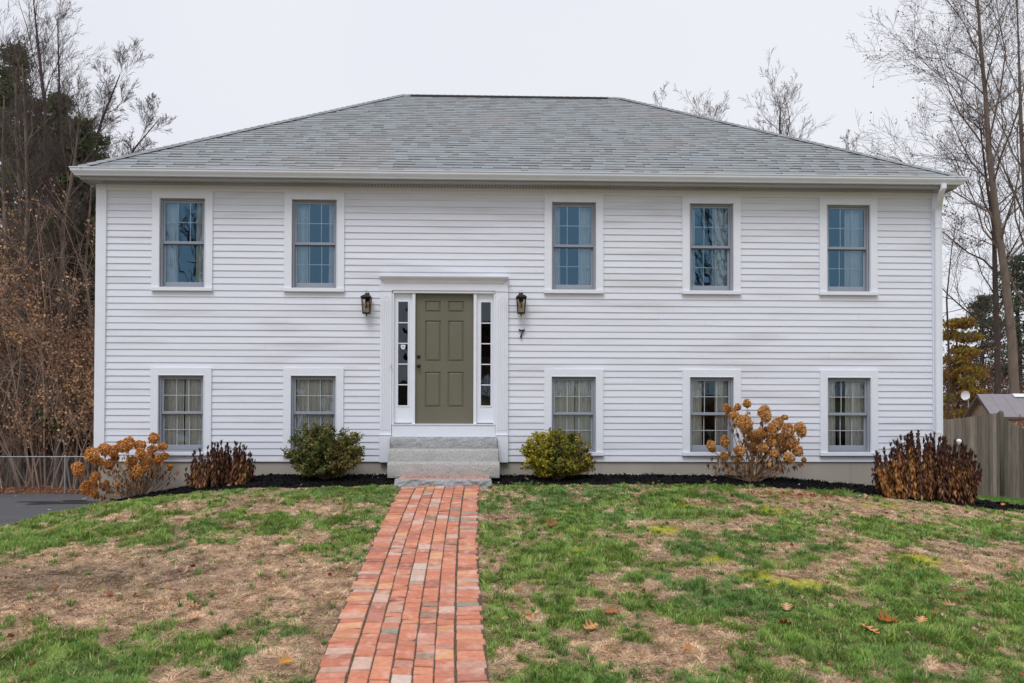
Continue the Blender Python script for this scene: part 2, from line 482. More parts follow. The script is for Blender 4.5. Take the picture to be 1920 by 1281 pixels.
# ------------------------------------------------------------------ mulch bed
ML = [(-6.05, 11.70), (-5.4, 11.32), (-4.8, 11.02), (-4.0, 10.78), (-2.8, 10.70), (-1.6, 10.82), (-1.0, 11.05), (-.95, 11.0)]
MR = [(.05, 10.92), (.3, 10.92), (1.5, 10.98), (3, 10.98), (4.2, 10.92), (5.3, 10.82), (6.6, 10.62), (7.6, 10.55), (8.6, 10.5), (9.8, 10.45), (10.6, 10.5)]
def mulch_edge(X):
    X = np.asarray(X, float)
    a = np.interp(X, [p[0] for p in ML]+[p[0] for p in MR], [p[1] for p in ML]+[p[1] for p in MR])
    return a + .05*(vnoise(X*4, 3.3)-.5)+.04*(vnoise(X*11, 8.3)-.5)
def mulch_z(X, Y):
    e = mulch_edge(X)
    t = np.clip((np.asarray(Y)-e)/.22, 0, 1)
    return gz(X, Y) + .035*np.sqrt(t) - .012 + .03*(fbm(np.asarray(X)*9, np.asarray(Y)*9, 3)-.5)*t
def in_mulch(X, Y):
    X = np.asarray(X); Y = np.asarray(Y)
    back = np.where(X > XR+.05, mulch_edge(X)+np.interp(X, [XR, 7.9, 8.8, 10.6], [1.3, 1.2, .45, .15]), YF+.1)
    return (Y > mulch_edge(X)) & (Y < back) & (X > -6.05)
def mulch_strip(x0, x1):
    xs = np.arange(x0, x1, .04); n = 26
    E0 = mulch_edge(xs)
    E1 = np.where(xs > XR+.05, E0+np.interp(xs, [XR, 7.9, 8.8, 10.6], [1.3, 1.2, .45, .15]), YF+.08)
    T = np.linspace(0, 1, n)
    Y = E0[:, None]*(1-T)+E1[:, None]*T
    X = np.repeat(xs[:, None], n, 1)
    Z = mulch_z(X, Y)
    i = np.arange(len(xs)*n).reshape(len(xs), n)
    f = np.stack([i[:-1, :-1], i[1:, :-1], i[1:, 1:], i[:-1, 1:]], -1).reshape(-1, 4)
    o = npmesh('mulch_bed', np.stack([X, Y, Z], -1).reshape(-1, 3), f, M_MULCH, smooth=False)
    tag(o, kind='structure')
mulch_strip(-6.04, -.93); mulch_strip(.02, 10.6)

def leafcards(n, pos, size, col, flat=0., jit=.25, fold=True, elong=1.7):
    """n little leaf quads: pos (n,3), size (n,), col (n,3) -> V,F,Cols"""
    a = rng.random(n)*2*math.pi
    tilt = (rng.random(n)-.5)*math.pi*(1-flat)
    d = np.stack([np.cos(a)*np.cos(tilt), np.sin(a)*np.cos(tilt), np.sin(tilt)], 1)
    q = rng.normal(size=(n, 3)); 
    if flat > 0: q[:, 2] *= (1-flat)*.6
    q -= (q*d).sum(1)[:, None]*d; q /= np.linalg.norm(q, axis=1)[:, None]+1e-9
    s = size[:, None]
    V = np.stack([pos-d*s*.5*elong/1.7*1.7, pos+q*s*.5, pos+d*s*.5*elong, pos-q*s*.5], 1).reshape(-1, 3)
    Fc = np.arange(4*n).reshape(n, 4)
    c = col*(1+jit*(rng.random((n, 1))-.5)*2)
    return V, Fc, np.repeat(np.clip(c, 0, 1), 4, 0)

# mulch chips (uncountable)
n = 5200
X = rng.uniform(-6.0, 10.4, n*3); Y = rng.uniform(10.4, 12.0, n*3)
ok = in_mulch(X, Y) & ~((X > -1.0) & (X < .1)); X = X[ok][:n]; Y = Y[ok][:n]
pos = np.stack([X, Y, mulch_z(X, Y)+.012], 1)
col = np.tile(np.array([[.013, .011, .012]]), (len(X), 1)); pale = rng.random(len(X)) < .012; col[pale] = (.40, .34, .26)
V, Fc, cv = leafcards(len(X), pos, rng.uniform(.012, .04, len(X)), col, .5)
o = npmesh('mulch_chips', V, Fc, M_CHIP, cv); tag(o, 'loose shredded black mulch chips', 'mulch', kind='stuff')

# pale gravel fragments along the foundation
n = 900
X = rng.uniform(-1.6, 6.4, n); X = X[(X < -1.1) | (X > .35)]
Y = 11.93+rng.normal(0, .02, len(X)); 
keep = vnoise(X*3, 4) > .25; X = X[keep]; Y = Y[keep]
V, Fc, cv = leafcards(len(X), np.stack([X, Y, mulch_z(X, Y)+.012], 1), rng.uniform(.012, .028, len(X)), np.tile([[.55, .5, .42]], (len(X), 1)), .3)
o = npmesh('gravel', V, Fc, M_CHIP, cv); tag(o, 'pale gravel crumbs along the foot of the foundation', 'gravel', kind='stuff')

# ------------------------------------------------------------------ brick walk
WCL = []      # (Y, xl, xr) of the walk
for py, a, b in ((918, 752, 897), (990, 716, 896.5), (1080, 670, 898), (1170, 630, 906), (1281, 590, 916), (1400, 536, 934)):
    p = G((a+b)/2, py); s = p.y
    WCL.append((p.y, P(a, py, p.y).x, P(b, py, p.y).x))
WCL.sort()
wy = [q[0] for q in WCL]
wc = np.polyfit(wy, [(q[1]+q[2])/2 for q in WCL], 2)
WID = float(np.mean([q[2]-q[1] for q in WCL]))
print('walk', WCL, WID)
def walkx(y): return float(np.polyval(wc, y))
def in_walk(X, Y, mrg=0): 
    c = np.polyval(wc, Y)
    return (np.abs(X-c) < WID/2+mrg) & (Y < 10.8)
mb = MB()
ys = np.arange(2.6, 10.8, .2)
for i in range(len(ys)-1):
    y0, y1 = ys[i], ys[i+1]
    for s0, s1 in ((-.5, .0), (.0, .5)):
        a = [(walkx(y0)+WID*s0, y0), (walkx(y0)+WID*s1, y0), (walkx(y1)+WID*s1, y1), (walkx(y1)+WID*s0, y1)]
        mb.quad(*[(x, y, float(gz(walkx(y), y))+.020) for x, y in a])
def joined(o): return tag(o, kind='structure')
joined(mb.build('walk_joint_sand', M_JOINT))
BC = [(.62, .215, .13), (.60, .20, .125), (.65, .245, .145), (.50, .175, .12), (.68, .30, .16), (.60, .25, .18), (.63, .21, .125), (.66, .23, .14), (.60, .19, .115), (.64, .22, .13)]
BP = [(.60, .34, .27), (.58, .30, .22), (.62, .42, .35), (.36, .27, .21), (.38, .20, .14), (.64, .36, .28), (.56, .28, .21)]
def brick_col(p=.15):
    c = random.choice(BP) if R() < p else random.choice(BC)
    k = U(.9, 1.1); return (c[0]*k*.89, c[1]*k*1.03, c[2]*k*1.05)
mb = MB()
def brick(u0_, u1_, y0, y1, dz=0):
    g = .003
    wob = U(-.003, .003)
    cs = []
    zc = float(gz(walkx((y0+y1)/2), (y0+y1)/2))
    tx = U(-.005, .005); ty = U(-.006, .006)
    mb.col = brick_col()
    def pt(u, y, z, i=0): return (walkx(y)+u+wob+(i if u < (u0_+u1_)/2 else -i), y+(i if y < (y0+y1)/2 else -i), z)
    zz = lambda u, y: float(gz(walkx(y), y))+.03+dz+tx*(1 if u > (u0_+u1_)/2 else -1)+ty*(1 if y > (y0+y1)/2 else -1)
    a, b, c, d = (u0_+g, y0+g), (u1_-g, y0+g), (u1_-g, y1-g), (u0_+g, y1-g)
    low = [pt(u, y, zz(u, y)-.06) for u, y in (a, b, c, d)]
    mid = [pt(u, y, zz(u, y)-.006) for u, y in (a, b, c, d)]
    top = [pt(u, y, zz(u, y), .005) for u, y in (a, b, c, d)]
    n = len(mb.v); mb.v += low+mid+top
    for r in (0, 4):
        for j in range(4):
            mb.f.append((n+r+j, n+r+(j+1) % 4, n+r+4+(j+1) % 4, n+r+4+j)); mb.c.append(mb.col)
    mb.f.append((n+8, n+9, n+10, n+11)); mb.c.append(mb.col)
BW = .205
inner = WID-2*BW-.016
cwid = inner/5
for side in (0, 1):
    y = 2.6
    while y < 10.72:
        L = .092+U(-.006, .008)
        o_ = U(-.024, .010)
        if side == 0: brick(-WID/2-o_, -WID/2+BW, y, min(y+L, 10.74), U(-.003, .003))
        else: brick(WID/2-BW, WID/2+o_, y, min(y+L, 10.74), U(-.003, .003))
        y += L+.003
for c_ in range(5):
    y = 2.6-R()*.2
    u = -WID/2+BW+.008+c_*cwid
    while y < 10.72:
        L = random.choice([.10, .10, .105, .125, .15, .20, .20])+U(-.006, .006)
        if y+L > 10.66: L = 10.74-y
        if L > .03: brick(u+.001, u+cwid-.003, y, y+L, U(-.004, .004))
        y += L+.004
joined(mb.build('brick_walk', M_BRICK))

# ================================================================== GRASS
def make_grass():
    # density falls with distance, so that the near lawn has blades and the far lawn still covers
    N = 1900000
    Y = 3.3+(11.9-3.3)*rng.random(N)**1.35
    half = Y*.78+.5
    X = rng.uniform(-1, 1, N)*half+.35*Y*.1
    ok = (X > -6.02) & (X < 10.2) & ~in_walk(X, Y, -.01-.07*vnoise(Y*5, np.sign(X-np.polyval(wc, Y))*7.)*vnoise(Y*17, X*3)) & ~((Y > 10.75) & (X > -1.0) & (X < .08)) & ~in_mulch(X, Y-.03)
    X = X[ok]; Y = Y[ok]
    g, mo = patches(X, Y)
    g = g + .95*(vnoise(X*15+3, Y*14)-.5)
    clump = vnoise(X*14, Y*12)
    dry = rng.random(len(X)) > .04+.70*sstep(.15, 1.0, g)
    dens = np.where(dry, .62, .38+.7*sstep(.3, .9, g))
    dens = dens*np.where(mo > .4, .25, 1)*(.45+.9*clump)
    crest = (X < -1.1) & (np.abs(Y-mulch_edge(X)) < .5)
    edge = crest | (np.abs(X-np.polyval(wc, Y)) < WID/2+.035)
    keep = rng.random(len(X)) < dens
    X, Y, g, dry, mo, clump, edge = [a[keep] for a in (X, Y, g, dry, mo, clump, edge)]
    n = len(X)
    print('blades', n)
    tall = vnoise(X*2.6+50, Y*2.6)*vnoise(X*9, Y*9+20)
    h = np.where(dry, rng.uniform(.006, .020, n), rng.uniform(.012, .040, n)*(.55+2.2*tall)*(0.6+.6*np.clip(g, 0, 1)))
    h = np.where(edge, h*.6, h)
    wdt = rng.uniform(.0016, .0034, n)*(0.75+Y*.10)
    ang = rng.random(n)*2*math.pi
    lean = np.where(dry, rng.uniform(1.2, 5.0, n), rng.uniform(.15, 1.2, n))
    ang = np.where(rng.random(n) < .6, 12*vnoise(X*6+8, Y*6), ang)
    dx, dy = np.cos(ang), np.sin(ang)
    px_, py_ = -dy*wdt, dx*wdt
    Z = gz(X, Y)+.022*(fbm(X*5, Y*5, 3)-.5)*((X > -6.4)) - .003
    B = np.stack([X, Y, Z], 1)
    S = np.stack([px_, py_, 0*px_], 1)
    D = np.stack([dx, dy, 0*dx], 1)
    Hh = h[:, None]; Ln = lean[:, None]
    up = np.array([[0, 0, 1.]])
    m1 = B+up*Hh*.62+D*Hh*Ln*.3
    t1 = B+up*Hh+D*Hh*Ln
    V = np.stack([B-S, B+S, m1+S*.75, t1, m1-S*.75], 1).reshape(-1, 3)
    i = np.arange(n)*5
    Fc = np.concatenate([np.stack([i, i+1, i+2, i+4], 1)])
    Ft = np.stack([i+4, i+2, i+3, i+3], 1)
    # colours
    r = rng.random((n, 1)); r2 = rng.random((n, 1))
    gcol = np.array([.12, .27, .045])*(1-r)+np.array([.32, .47, .10])*r
    gcol = gcol*(.62+.65*vnoise(X*10+4, Y*10))[:, None]
    gcol = np.where(r2 > .82, np.array([.50, .48, .17]), gcol)
    blu = sstep(.45, .7, fbm(X*.9+9, Y*.9, 3))[:, None]*.5
    gcol = gcol*(1-blu)+np.array([.10, .24, .085])*blu
    scol = np.array([.93, .71, .50])*(1-r)+np.array([.53, .355, .22])*r
    scol = scol*(.62+.7*vnoise(X*16, Y*16+7))[:, None]
    scol = np.where(r2 > .9, np.array([.30, .14, .07]), scol)
    dk = np.exp(-(((X-pdk.x)/1.3)**2+((Y-pdk.y)/.45)**2))[:, None]
    scol = scol*(1-.5*dk)+np.array([.20, .15, .12])*.5*dk
    col = np.where(dry[:, None], scol, gcol)
    col = np.where((mo > .35)[:, None] & (r < .62), np.array([.50, .47, .04])*(.6+.6*r2), col)
    cv = np.repeat(col, 5, 0)
    # two pieces per blade: quad + triangle as degenerate-free tris
    tri = np.concatenate([np.stack([i, i+1, i+2], 1), np.stack([i, i+2, i+4], 1), np.stack([i+4, i+2, i+3], 1)])
    o = npmesh('grass', V, tri, M_GRASS, cv)
    tag(o, 'short patchy lawn grass, green in tufts and straw brown between', 'grass', kind='stuff')
make_grass()
def tufts(n, seed):
    """separate coarser tufts with blades fanning out of one root"""
    rs = np.random.default_rng(seed)
    Y = 3.5+8.0*rs.random(n*4)**1.5; X = rs.uniform(-1, 1, n*4)*(Y*.78+.4)+.03*Y
    g, mo = patches(X, Y)
    ok = (X > -5.9) & (X < 10) & ~in_walk(X, Y, -.01) & ~in_mulch(X, Y-.12) & ~((Y > 10.7) & (X > -1.1) & (X < .15)) & (rs.random(n*4) < sstep(.15, .75, g)+.09)
    ok &= ~((X < -1.1) & (mulch_edge(X)-Y < .45))
    X, Y = X[ok][:n], Y[ok][:n]; n = len(X)
    nb = 26
    sc = rs.uniform(.5, 1.25, n)
    k = np.repeat(np.arange(n), nb); N = len(k)
    a = rs.random(N)*6.283; ln = rs.uniform(.2, 1.25, N); h = rs.uniform(.03, .075, N)*sc[k]
    r0_ = rs.random(N)*.03*sc[k]; bx = X[k]+np.cos(a)*r0_; by = Y[k]+np.sin(a)*r0_
    B = np.stack([bx, by, gz(bx, by)-.003], 1); D = np.stack([np.cos(a), np.sin(a), 0*a], 1)
    wd = (rs.uniform(.0016, .003, N)*(.75+by*.09))[:, None]
    S = np.stack([-np.sin(a), np.cos(a), 0*a], 1)*wd; H_ = h[:, None]; up = np.array([[0, 0, 1.]]); L_ = ln[:, None]
    M1 = B+up*H_*.62+D*H_*L_*.35; T = B+up*H_*.92+D*H_*L_
    V = np.stack([B-S, B+S, M1+S*.8, T, M1-S*.8], 1).reshape(-1, 3); i = np.arange(N)*5
    tri = np.concatenate([np.stack([i, i+1, i+2], 1), np.stack([i, i+2, i+4], 1), np.stack([i+4, i+2, i+3], 1)])
    tone = rs.random((n, 1))[k]; r = rs.random((N, 1))
    col = np.array([.085, .20, .04])*(1-tone)+np.array([.20, .33, .07])*tone
    col = col*(.7+.7*r); col = np.where(rs.random((N, 1)) < .10, np.array([.62, .50, .28]), col)
    o = npmesh('grass_tufts', V, tri, M_GRASS, np.repeat(col, 5, 0)); tag(o, 'coarse green grass tufts standing out of the lawn', 'grass', kind='stuff')
tufts(3200, 77)
# green grass to the right of the house, in front of the fence
n = 60000
X = rng.uniform(7.2, 17, n); Y = rng.uniform(11.0, 17.2, n); ok = ~in_mulch(X, Y) & (X > mulch_edge(X)*0+7.2); X = X[ok]; Y = Y[ok]; n = len(X)
h = rng.uniform(.03, .08, n); a = rng.random(n)*6.28
B = np.stack([X, Y, gz(X, Y)-.005], 1); S = np.stack([np.cos(a), np.sin(a), 0*a], 1)*.006; T = B+np.stack([np.sin(a)*h*.5, np.cos(a)*h*.5, h], 1)
V = np.stack([B-S, B+S, T], 1).reshape(-1, 3)
col = np.repeat(np.array([[.13, .24, .05]])*(.8+.5*rng.random((n, 1))), 3, 0)
o = npmesh('side_grass', V, np.arange(3*n).reshape(n, 3), M_GRASS, col); tag(o, 'green grass in front of the wooden fence', 'grass', kind='stuff')

# ------------------------------------------------------------------ leaves on the lawn
def oak_leaf(name, col, L, loc, rz, tilt=(0, 0), lobes=True, curl=.25):
    """a lobed leaf with thickness and a curled blade"""
    half = []
    N = 40
    for i in range(N+1):
        t = i/N
        wv = math.sin(math.pi*min(1, t*1.02))**.6*.30
        if lobes: wv *= .26+1.25*abs(math.sin(t*math.pi*3.6+.3))**1.3
        else: wv *= 1.15
        half.append((t-.1, max(.004, wv if t < .995 else 0)))
    v = []; f = []
    def z(x, y): return curl*(y*y*2.2+(x-.4)**2*.5)*L+ .006
    for x, y in half:
        for k in (-1, -.5, 0, .5, 1):
            v.append((x*L, y*k*L, z(x, y*k)))
    for i in range(N):
        for k in range(4):
            a = i*5+k; f.append((a, a+1, a+6, a+5))
    me = bpy.data.meshes.new(name); me.from_pydata(v, [], f)
    ca = me.color_attributes.new('Col', 'FLOAT_COLOR', 'POINT')
    c4 = np.ones((len(v), 4), np.float32); c4[:, :3] = col
    for i in range(len(v)):
        if i % 5 == 2: c4[i, :3] *= 1.25
    ca.data.foreach_set('color', c4.ravel())
    o = link(name, me, M_LEAF, None, True)
    md = o.modifiers.new('thickness', 'SOLIDIFY'); md.thickness = .0015
    o.location = loc; o.rotation_euler = (tilt[0], tilt[1], rz)
    return o
LV = [(1097, 1190, .17, (.56, .29, .12), .5, 'orange tan leaf cupped in the grass right of the walk'),
      (994, 1172, .10, (.66, .36, .14), 2., 'small crumpled tan leaf nearest the walk on its right'),
      (1475, 1155, .15, (.62, .38, .20), 1.2, 'pale tan lobed leaf above the dark red brown leaf'),
      (1482, 1180, .17, (.25, .05, .015), 3., 'dark red brown leaf just below a pale tan one'),
      (1650, 1172, .24, (.45, .13, .03), 0.3, 'large rusty oak leaf in the right lawn'),
      (1642, 1196, .22, (.72, .34, .15), 1.9, 'large pale orange oak leaf below the rusty one'),
      (1725, 1178, .14, (.66, .36, .16), .8, 'pale orange leaf right of the large rusty oak leaf'),
      (1822, 1134, .16, (.60, .24, .06), 2.5, 'bright orange leaf at the far right of the lawn'),
      (1772, 1142, .14, (.55, .30, .15), .2, 'tan curled leaf left of the bright orange leaf'),
      (1136, 1155, .17, (.36, .16, .06), .1, 'long brown leaf above the orange tan leaf right of the walk'),
      (1030, 993, .22, (.30, .11, .04), .9, 'brown leaf heap in the green grass near the house'),
      (352, 1150, .14, (.55, .32, .17), .2, 'pale tan leaf in the middle of the left lawn'),
      (358, 1170, .16, (.60, .36, .2), 1.4, 'pale tan leaf just below another in the left lawn'),
      (195, 1120, .12, (.34, .11, .05), .3, 'reddish brown leaf on the bare left lawn'),
      (525, 1253, .13, (.62, .30, .06), .6, 'yellow orange leaf at the bottom of the left lawn'),
      (425, 996, .14, (.62, .42, .24), .1, 'pale tan leaf in the green strip of the left lawn'),
      (1878, 952, .10, (.66, .30, .07), .4, 'orange leaf near the dry mulch end beside the fence')]
for px, py, L, col, rz, lab in LV:
    p = G(px, py)
    o = oak_leaf('fallen_leaf', col, L*.76, (p.x, p.y, p.z+.025), rz, (U(-.25, .45), U(-.35, .2)), True, U(.25, .7))
    tag(o, lab, 'leaf', 'fallen leaves on the lawn')
# small leaf litter
n = 850
X = rng.uniform(-6, 9.5, n*2); Y = rng.uniform(3.5, 11.2, n*2); ok = ~in_walk(X, Y, .02) & ~in_mulch(X, Y); X, Y = X[ok][:n], Y[ok][:n]
pal = np.array([(.45, .18, .06), (.55, .33, .18), (.30, .12, .05), (.6, .42, .26), (.22, .08, .04)])
V, Fc, cv = leafcards(len(X), np.stack([X, Y, gz(X, Y)+.02], 1), rng.uniform(.025, .065, len(X)), pal[rng.integers(0, 5, len(X))], .55, elong=1.0)
o = npmesh('leaf_litter', V, Fc, M_LEAF, cv); tag(o, 'small dry brown leaves scattered over the lawn', 'leaf litter', kind='stuff')
# red brown litter patch by the right hydrangea
p = G(1490, 930); n = 260
X = p.x+rng.normal(0, .4, n); Y = p.y+rng.normal(0, .12, n)
V, Fc, cv = leafcards(n, np.stack([X, Y, gz(X, Y)+.015], 1), rng.uniform(.02, .05, n), np.array([[.36, .15, .07]])*np.ones((n, 1)), .6, elong=1.)
o = npmesh('leaf_litter', V, Fc, M_LEAF, cv); tag(o, 'reddish leaf crumbs on the lawn before the right hydrangea', 'leaf litter', kind='stuff')

# ================================================================== HOUSE
H = empty('house', ((XL+XR)/2, YF, float(gz(0, YF))))
H.location = (0, 0, 0)
tag(H, 'white clapboard split level house with grey hipped roof', 'house')

openings = []     # x0,x1,z0,z1
for x in WINX:
    openings.append((x, x+WW, ZOB, ZOT)); openings.append((x, x+WW, ZLB, ZLT))
DX0, DX1 = fx(736, 650), fx(928.5, 650)
DZ0, DZ1 = fz(832, 819.5), fz(832, 547.5)
openings.append((DX0, DX1, DZ0, DZ1))

# clapboards
mb = MB()
EXPO = .1052
nrow = int(math.ceil((Z_FR-Z_SB)/EXPO)); EXPO = (Z_FR-Z_SB)/round((Z_FR-Z_SB)/EXPO); nrow = round((Z_FR-Z_SB)/EXPO)
x0s, x1s = XL+.13, XR-.13
for r in range(nrow):
    z0 = Z_SB+r*EXPO; z1 = z0+EXPO
    cuts = sorted([(a, b) for a, b, c, d in openings if z1 > c-.02 and z0 < d+.02])
    segs = []; x = x0s
    for a, b in cuts:
        if a > x: segs.append((x, a))
        x = max(x, b)
    segs.append((x, x1s))
    for a, b in segs:
        # boards of random lengths with butt joints
        x = a
        while x < b-.01:
            L = U(2.2, 4.8)
            e = b if (b-x-L) < .8 else x+L
            kk = U(.965, 1.0); mb.col = (.75*kk, .782*kk, .87*kk)
            dyb = U(-.0015, .0015); dzb = U(-.0015, .0015)
            yb, yt = YF+.009+dyb, YF+.023
            nseg = max(1, int((e-x)/.45)); 
            for s in range(nseg):
                xa, xb = x+(e-x)*s/nseg, x+(e-x)*(s+1)/nseg
                wa, wb = .0022*(vnoise(xa*1.3, r*7.7)-.5)*2, .0022*(vnoise(xb*1.3, r*7.7)-.5)*2
                za, zb = z0+dzb+wa, z0+dzb+wb
                mb.quad((xa, yb, za), (xb, yb, zb), (xb, yt, z1+.006), (xa, yt, z1+.006))
                mb.quad((xa, yb, za), (xa, YF+.028, za+.001), (xb, YF+.028, zb+.001), (xb, yb, zb))
            x = e+.001
o = mb.build('clapboard_siding', M_SID, H)

# walls behind the siding, with the openings left free
def wallboxes(mb, y0, y1, x0, x1, z0, z1, ops):
    xs = sorted(set([x0, x1]+[v for a in ops for v in a[:2]])); zs = sorted(set([z0, z1]+[v for a in ops for v in a[2:]]))
    for i in range(len(xs)-1):
        for j in range(len(zs)-1):
            cx_, cz_ = (xs[i]+xs[i+1])/2, (zs[j]+zs[j+1])/2
            if any(a[0] < cx_ < a[1] and a[2] < cz_ < a[3] for a in ops): continue
            mb.box(xs[i], y0, zs[j], xs[i+1], y1, zs[j+1])
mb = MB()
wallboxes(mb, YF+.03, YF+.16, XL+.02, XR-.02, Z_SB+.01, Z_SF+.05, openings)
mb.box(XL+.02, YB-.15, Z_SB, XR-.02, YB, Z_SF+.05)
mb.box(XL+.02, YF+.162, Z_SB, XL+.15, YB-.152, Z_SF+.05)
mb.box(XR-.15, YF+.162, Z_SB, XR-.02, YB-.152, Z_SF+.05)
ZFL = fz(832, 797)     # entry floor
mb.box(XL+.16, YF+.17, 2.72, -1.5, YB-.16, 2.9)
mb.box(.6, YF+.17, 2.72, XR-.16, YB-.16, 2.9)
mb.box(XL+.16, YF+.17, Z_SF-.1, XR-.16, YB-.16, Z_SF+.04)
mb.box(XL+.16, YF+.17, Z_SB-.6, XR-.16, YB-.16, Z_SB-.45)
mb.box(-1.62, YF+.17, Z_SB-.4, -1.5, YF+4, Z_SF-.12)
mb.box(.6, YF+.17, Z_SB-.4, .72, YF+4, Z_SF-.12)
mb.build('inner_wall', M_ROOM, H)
# side and rear siding: boards too
mb = MB(); mb.col = (.75, .782, .87)
for r in range(nrow):
    z0 = Z_SB+r*EXPO; z1 = z0+EXPO
    for xw, s in ((XL, -1), (XR, 1)):
        xo, xi = xw+s*.0-s*.004, xw-s*.016
        mb.quad((xo, YF+.15, z0), (xo, YB-.1, z0), (xi, YB-.1, z1+.005), (xi, YF+.15, z1+.005))
        mb.quad((xo, YF+.15, z0), (xi-s*.01, YF+.15, z0+.001), (xi-s*.01, YB-.1, z0+.001), (xo, YB-.1, z0))
    mb.quad((XL+.1, YB+.015, z0), (XR-.1, YB+.015, z0), (XR-.1, YB+.003, z1+.005), (XL+.1, YB+.003, z1+.005))
mb.build('side_siding', M_SID, H)

# corner boards, frieze, water table
mb = MB()
CB = fx(198, 600)-XL
for xa, xb in ((XL-.022, XL+CB), (XR-CB, XR+.022)):
    mb = MB(); mb.box(xa, YF-.018, Z_SB-.012, xb, YF+.028, Z_SF-.02); mb.build('corner_board', M_TRIM, H)
for xw, s in ((XL, -1), (XR, 1)):
    xa, xb = sorted((xw-s*.005, xw+s*.022))
    mb = MB(); mb.box(xa, YF+.03, Z_SB-.012, xb, YF+.16, Z_SF-.02); mb.build('corner_board', M_TRIM, H)
    mb = MB(); mb.box(xa, YB-.12, Z_SB-.012, xb, YB+.02, Z_SF-.02); mb.build('corner_board', M_TRIM, H)
mb = MB()
mb.box(XL+CB+.002, YF-.012, Z_FR, XR-CB-.002, YF+.028, Z_SF-.02)
mb.build('frieze_board', M_TRIM, H)

# eaves: soffit, fascia, vent strip
mb = MB()
zs0 = Z_SF-.018
mb.box(EXL+.06, YSOF, zs0, EXR-.06, YF+.03, Z_SF)
mb.box(EXL+.06, YF+.031, zs0, XL+.02, YB+.27, Z_SF)
mb.box(XR-.02, YF+.031, zs0, EXR-.06, YB+.27, Z_SF)
mb.box(XL+.021, YB-.01, zs0, XR-.021, YB+.27, Z_SF)
mb.build('soffit', M_SOF, H)
mb = MB()
x = EXL+.3
while x < EXR-.3:
    mb.box(x, YSOF+.10, zs0-.004, x+.018, YSOF+.17, zs0-.001); x += .05
mb.build('soffit_vent', M_SHEDT, H)
mb = MB()
FB = Z_SF-.03
mb.box(EXL+.02, YSOF-.022, FB, EXR-.02, YSOF-.001, ZE-.03)
mb.box(EXL+.02, YSOF, FB, EXL+.055, YB+.28, ZE-.03)
mb.box(EXR-.055, YSOF, FB, EXR-.02, YB+.28, ZE-.03)
mb.box(EXL+.02, YB+.281, FB, EXR-.02, YB+.30, ZE-.03)
mb.build('fascia', M_SOF, H)  # same shade-darkened colour, for the dark band under the gutter
# K-style gutter: profile swept along front and both sides (d = outward distance, z = below the top)
prof = [(.0, 0), (.0, -.118), (.055, -.118), (.063, -.10), (.075, -.085), (.094, -.062), (.10, -.05), (.10, -.018), (.113, -.016), (.113, -.003), (.105, -.001), (.105, -.010), (.092, -.012), (.092, -.046), (.05, -.10), (.008, -.11), (.008, 0)]
yb_, ye_ = YSOF-.024, YB+.30
path = [(EXL+.018, ye_, -1, 0), (EXL+.018, yb_, -1, -1), (EXR-.018, yb_, 1, -1), (EXR-.018, ye_, 1, 0)]
mb = MB()
rings = []
for x, y, sx, sy in path:
    rings.append([(x+sx*d, y+sy*d, Z_GT+z) for d, z in prof])
mb.loft(rings, caps=True)
gut = mb.build('gutter', M_GUT, H)
# downspout
dsx = P(1758, 500, YF-.06).x
a0 = P(1766, 349, YGUT+.06)
mb = MB()
def rect_sweep(mb, pts, w_, d_, bev=.012):
    rings = []
    for x, y, z, nx_, nz_ in pts:    # normal direction handled by tilt in z
        hx, hy = w_/2, d_/2
        rings.append([(x-hx+bev, y-hy, z), (x+hx-bev, y-hy, z), (x+hx, y-hy+bev, z), (x+hx, y+hy-bev, z), (x+hx-bev, y+hy, z), (x-hx+bev, y+hy, z), (x-hx, y+hy-bev, z), (x-hx, y-hy+bev, z)])
    mb.loft(rings, caps=True)
zt = Z_GT-.115
yo = YSOF-.075
xo = P(1769, 350, yo).x
rect_sweep(mb, [(xo, yo, zt, 0, 0), (xo, yo, zt-.07, 0, 0), (xo-.012, yo+.02, zt-.10, 0, 0), (dsx+.02, YF-.075, zt-.30, 0, 0), (dsx, YF-.052, zt-.34, 0, 0), (dsx, YF-.05, zt-.36, 0, 0)], .082, .06)
rect_sweep(mb, [(dsx, YF-.05, zt-.345, 0, 0), (dsx, YF-.05, zt-.55, 0, 0)], .088, .066)
rect_sweep(mb, [(dsx, YF-.05, zt-.54, 0, 0), (dsx, YF-.05, Z_SB-.25, 0, 0), (dsx, YF-.06, Z_SB-.32, 0, 0), (dsx, YF-.25, Z_SB-.42, 0, 0)], .08, .06)
for z in (zt-.62, fz(1755, 811)):
    mb.box(dsx-.055, YF-.086, z-.012, dsx+.055, YF-.0795, z+.012)
mb.build('downspout', M_TRIM, gut)

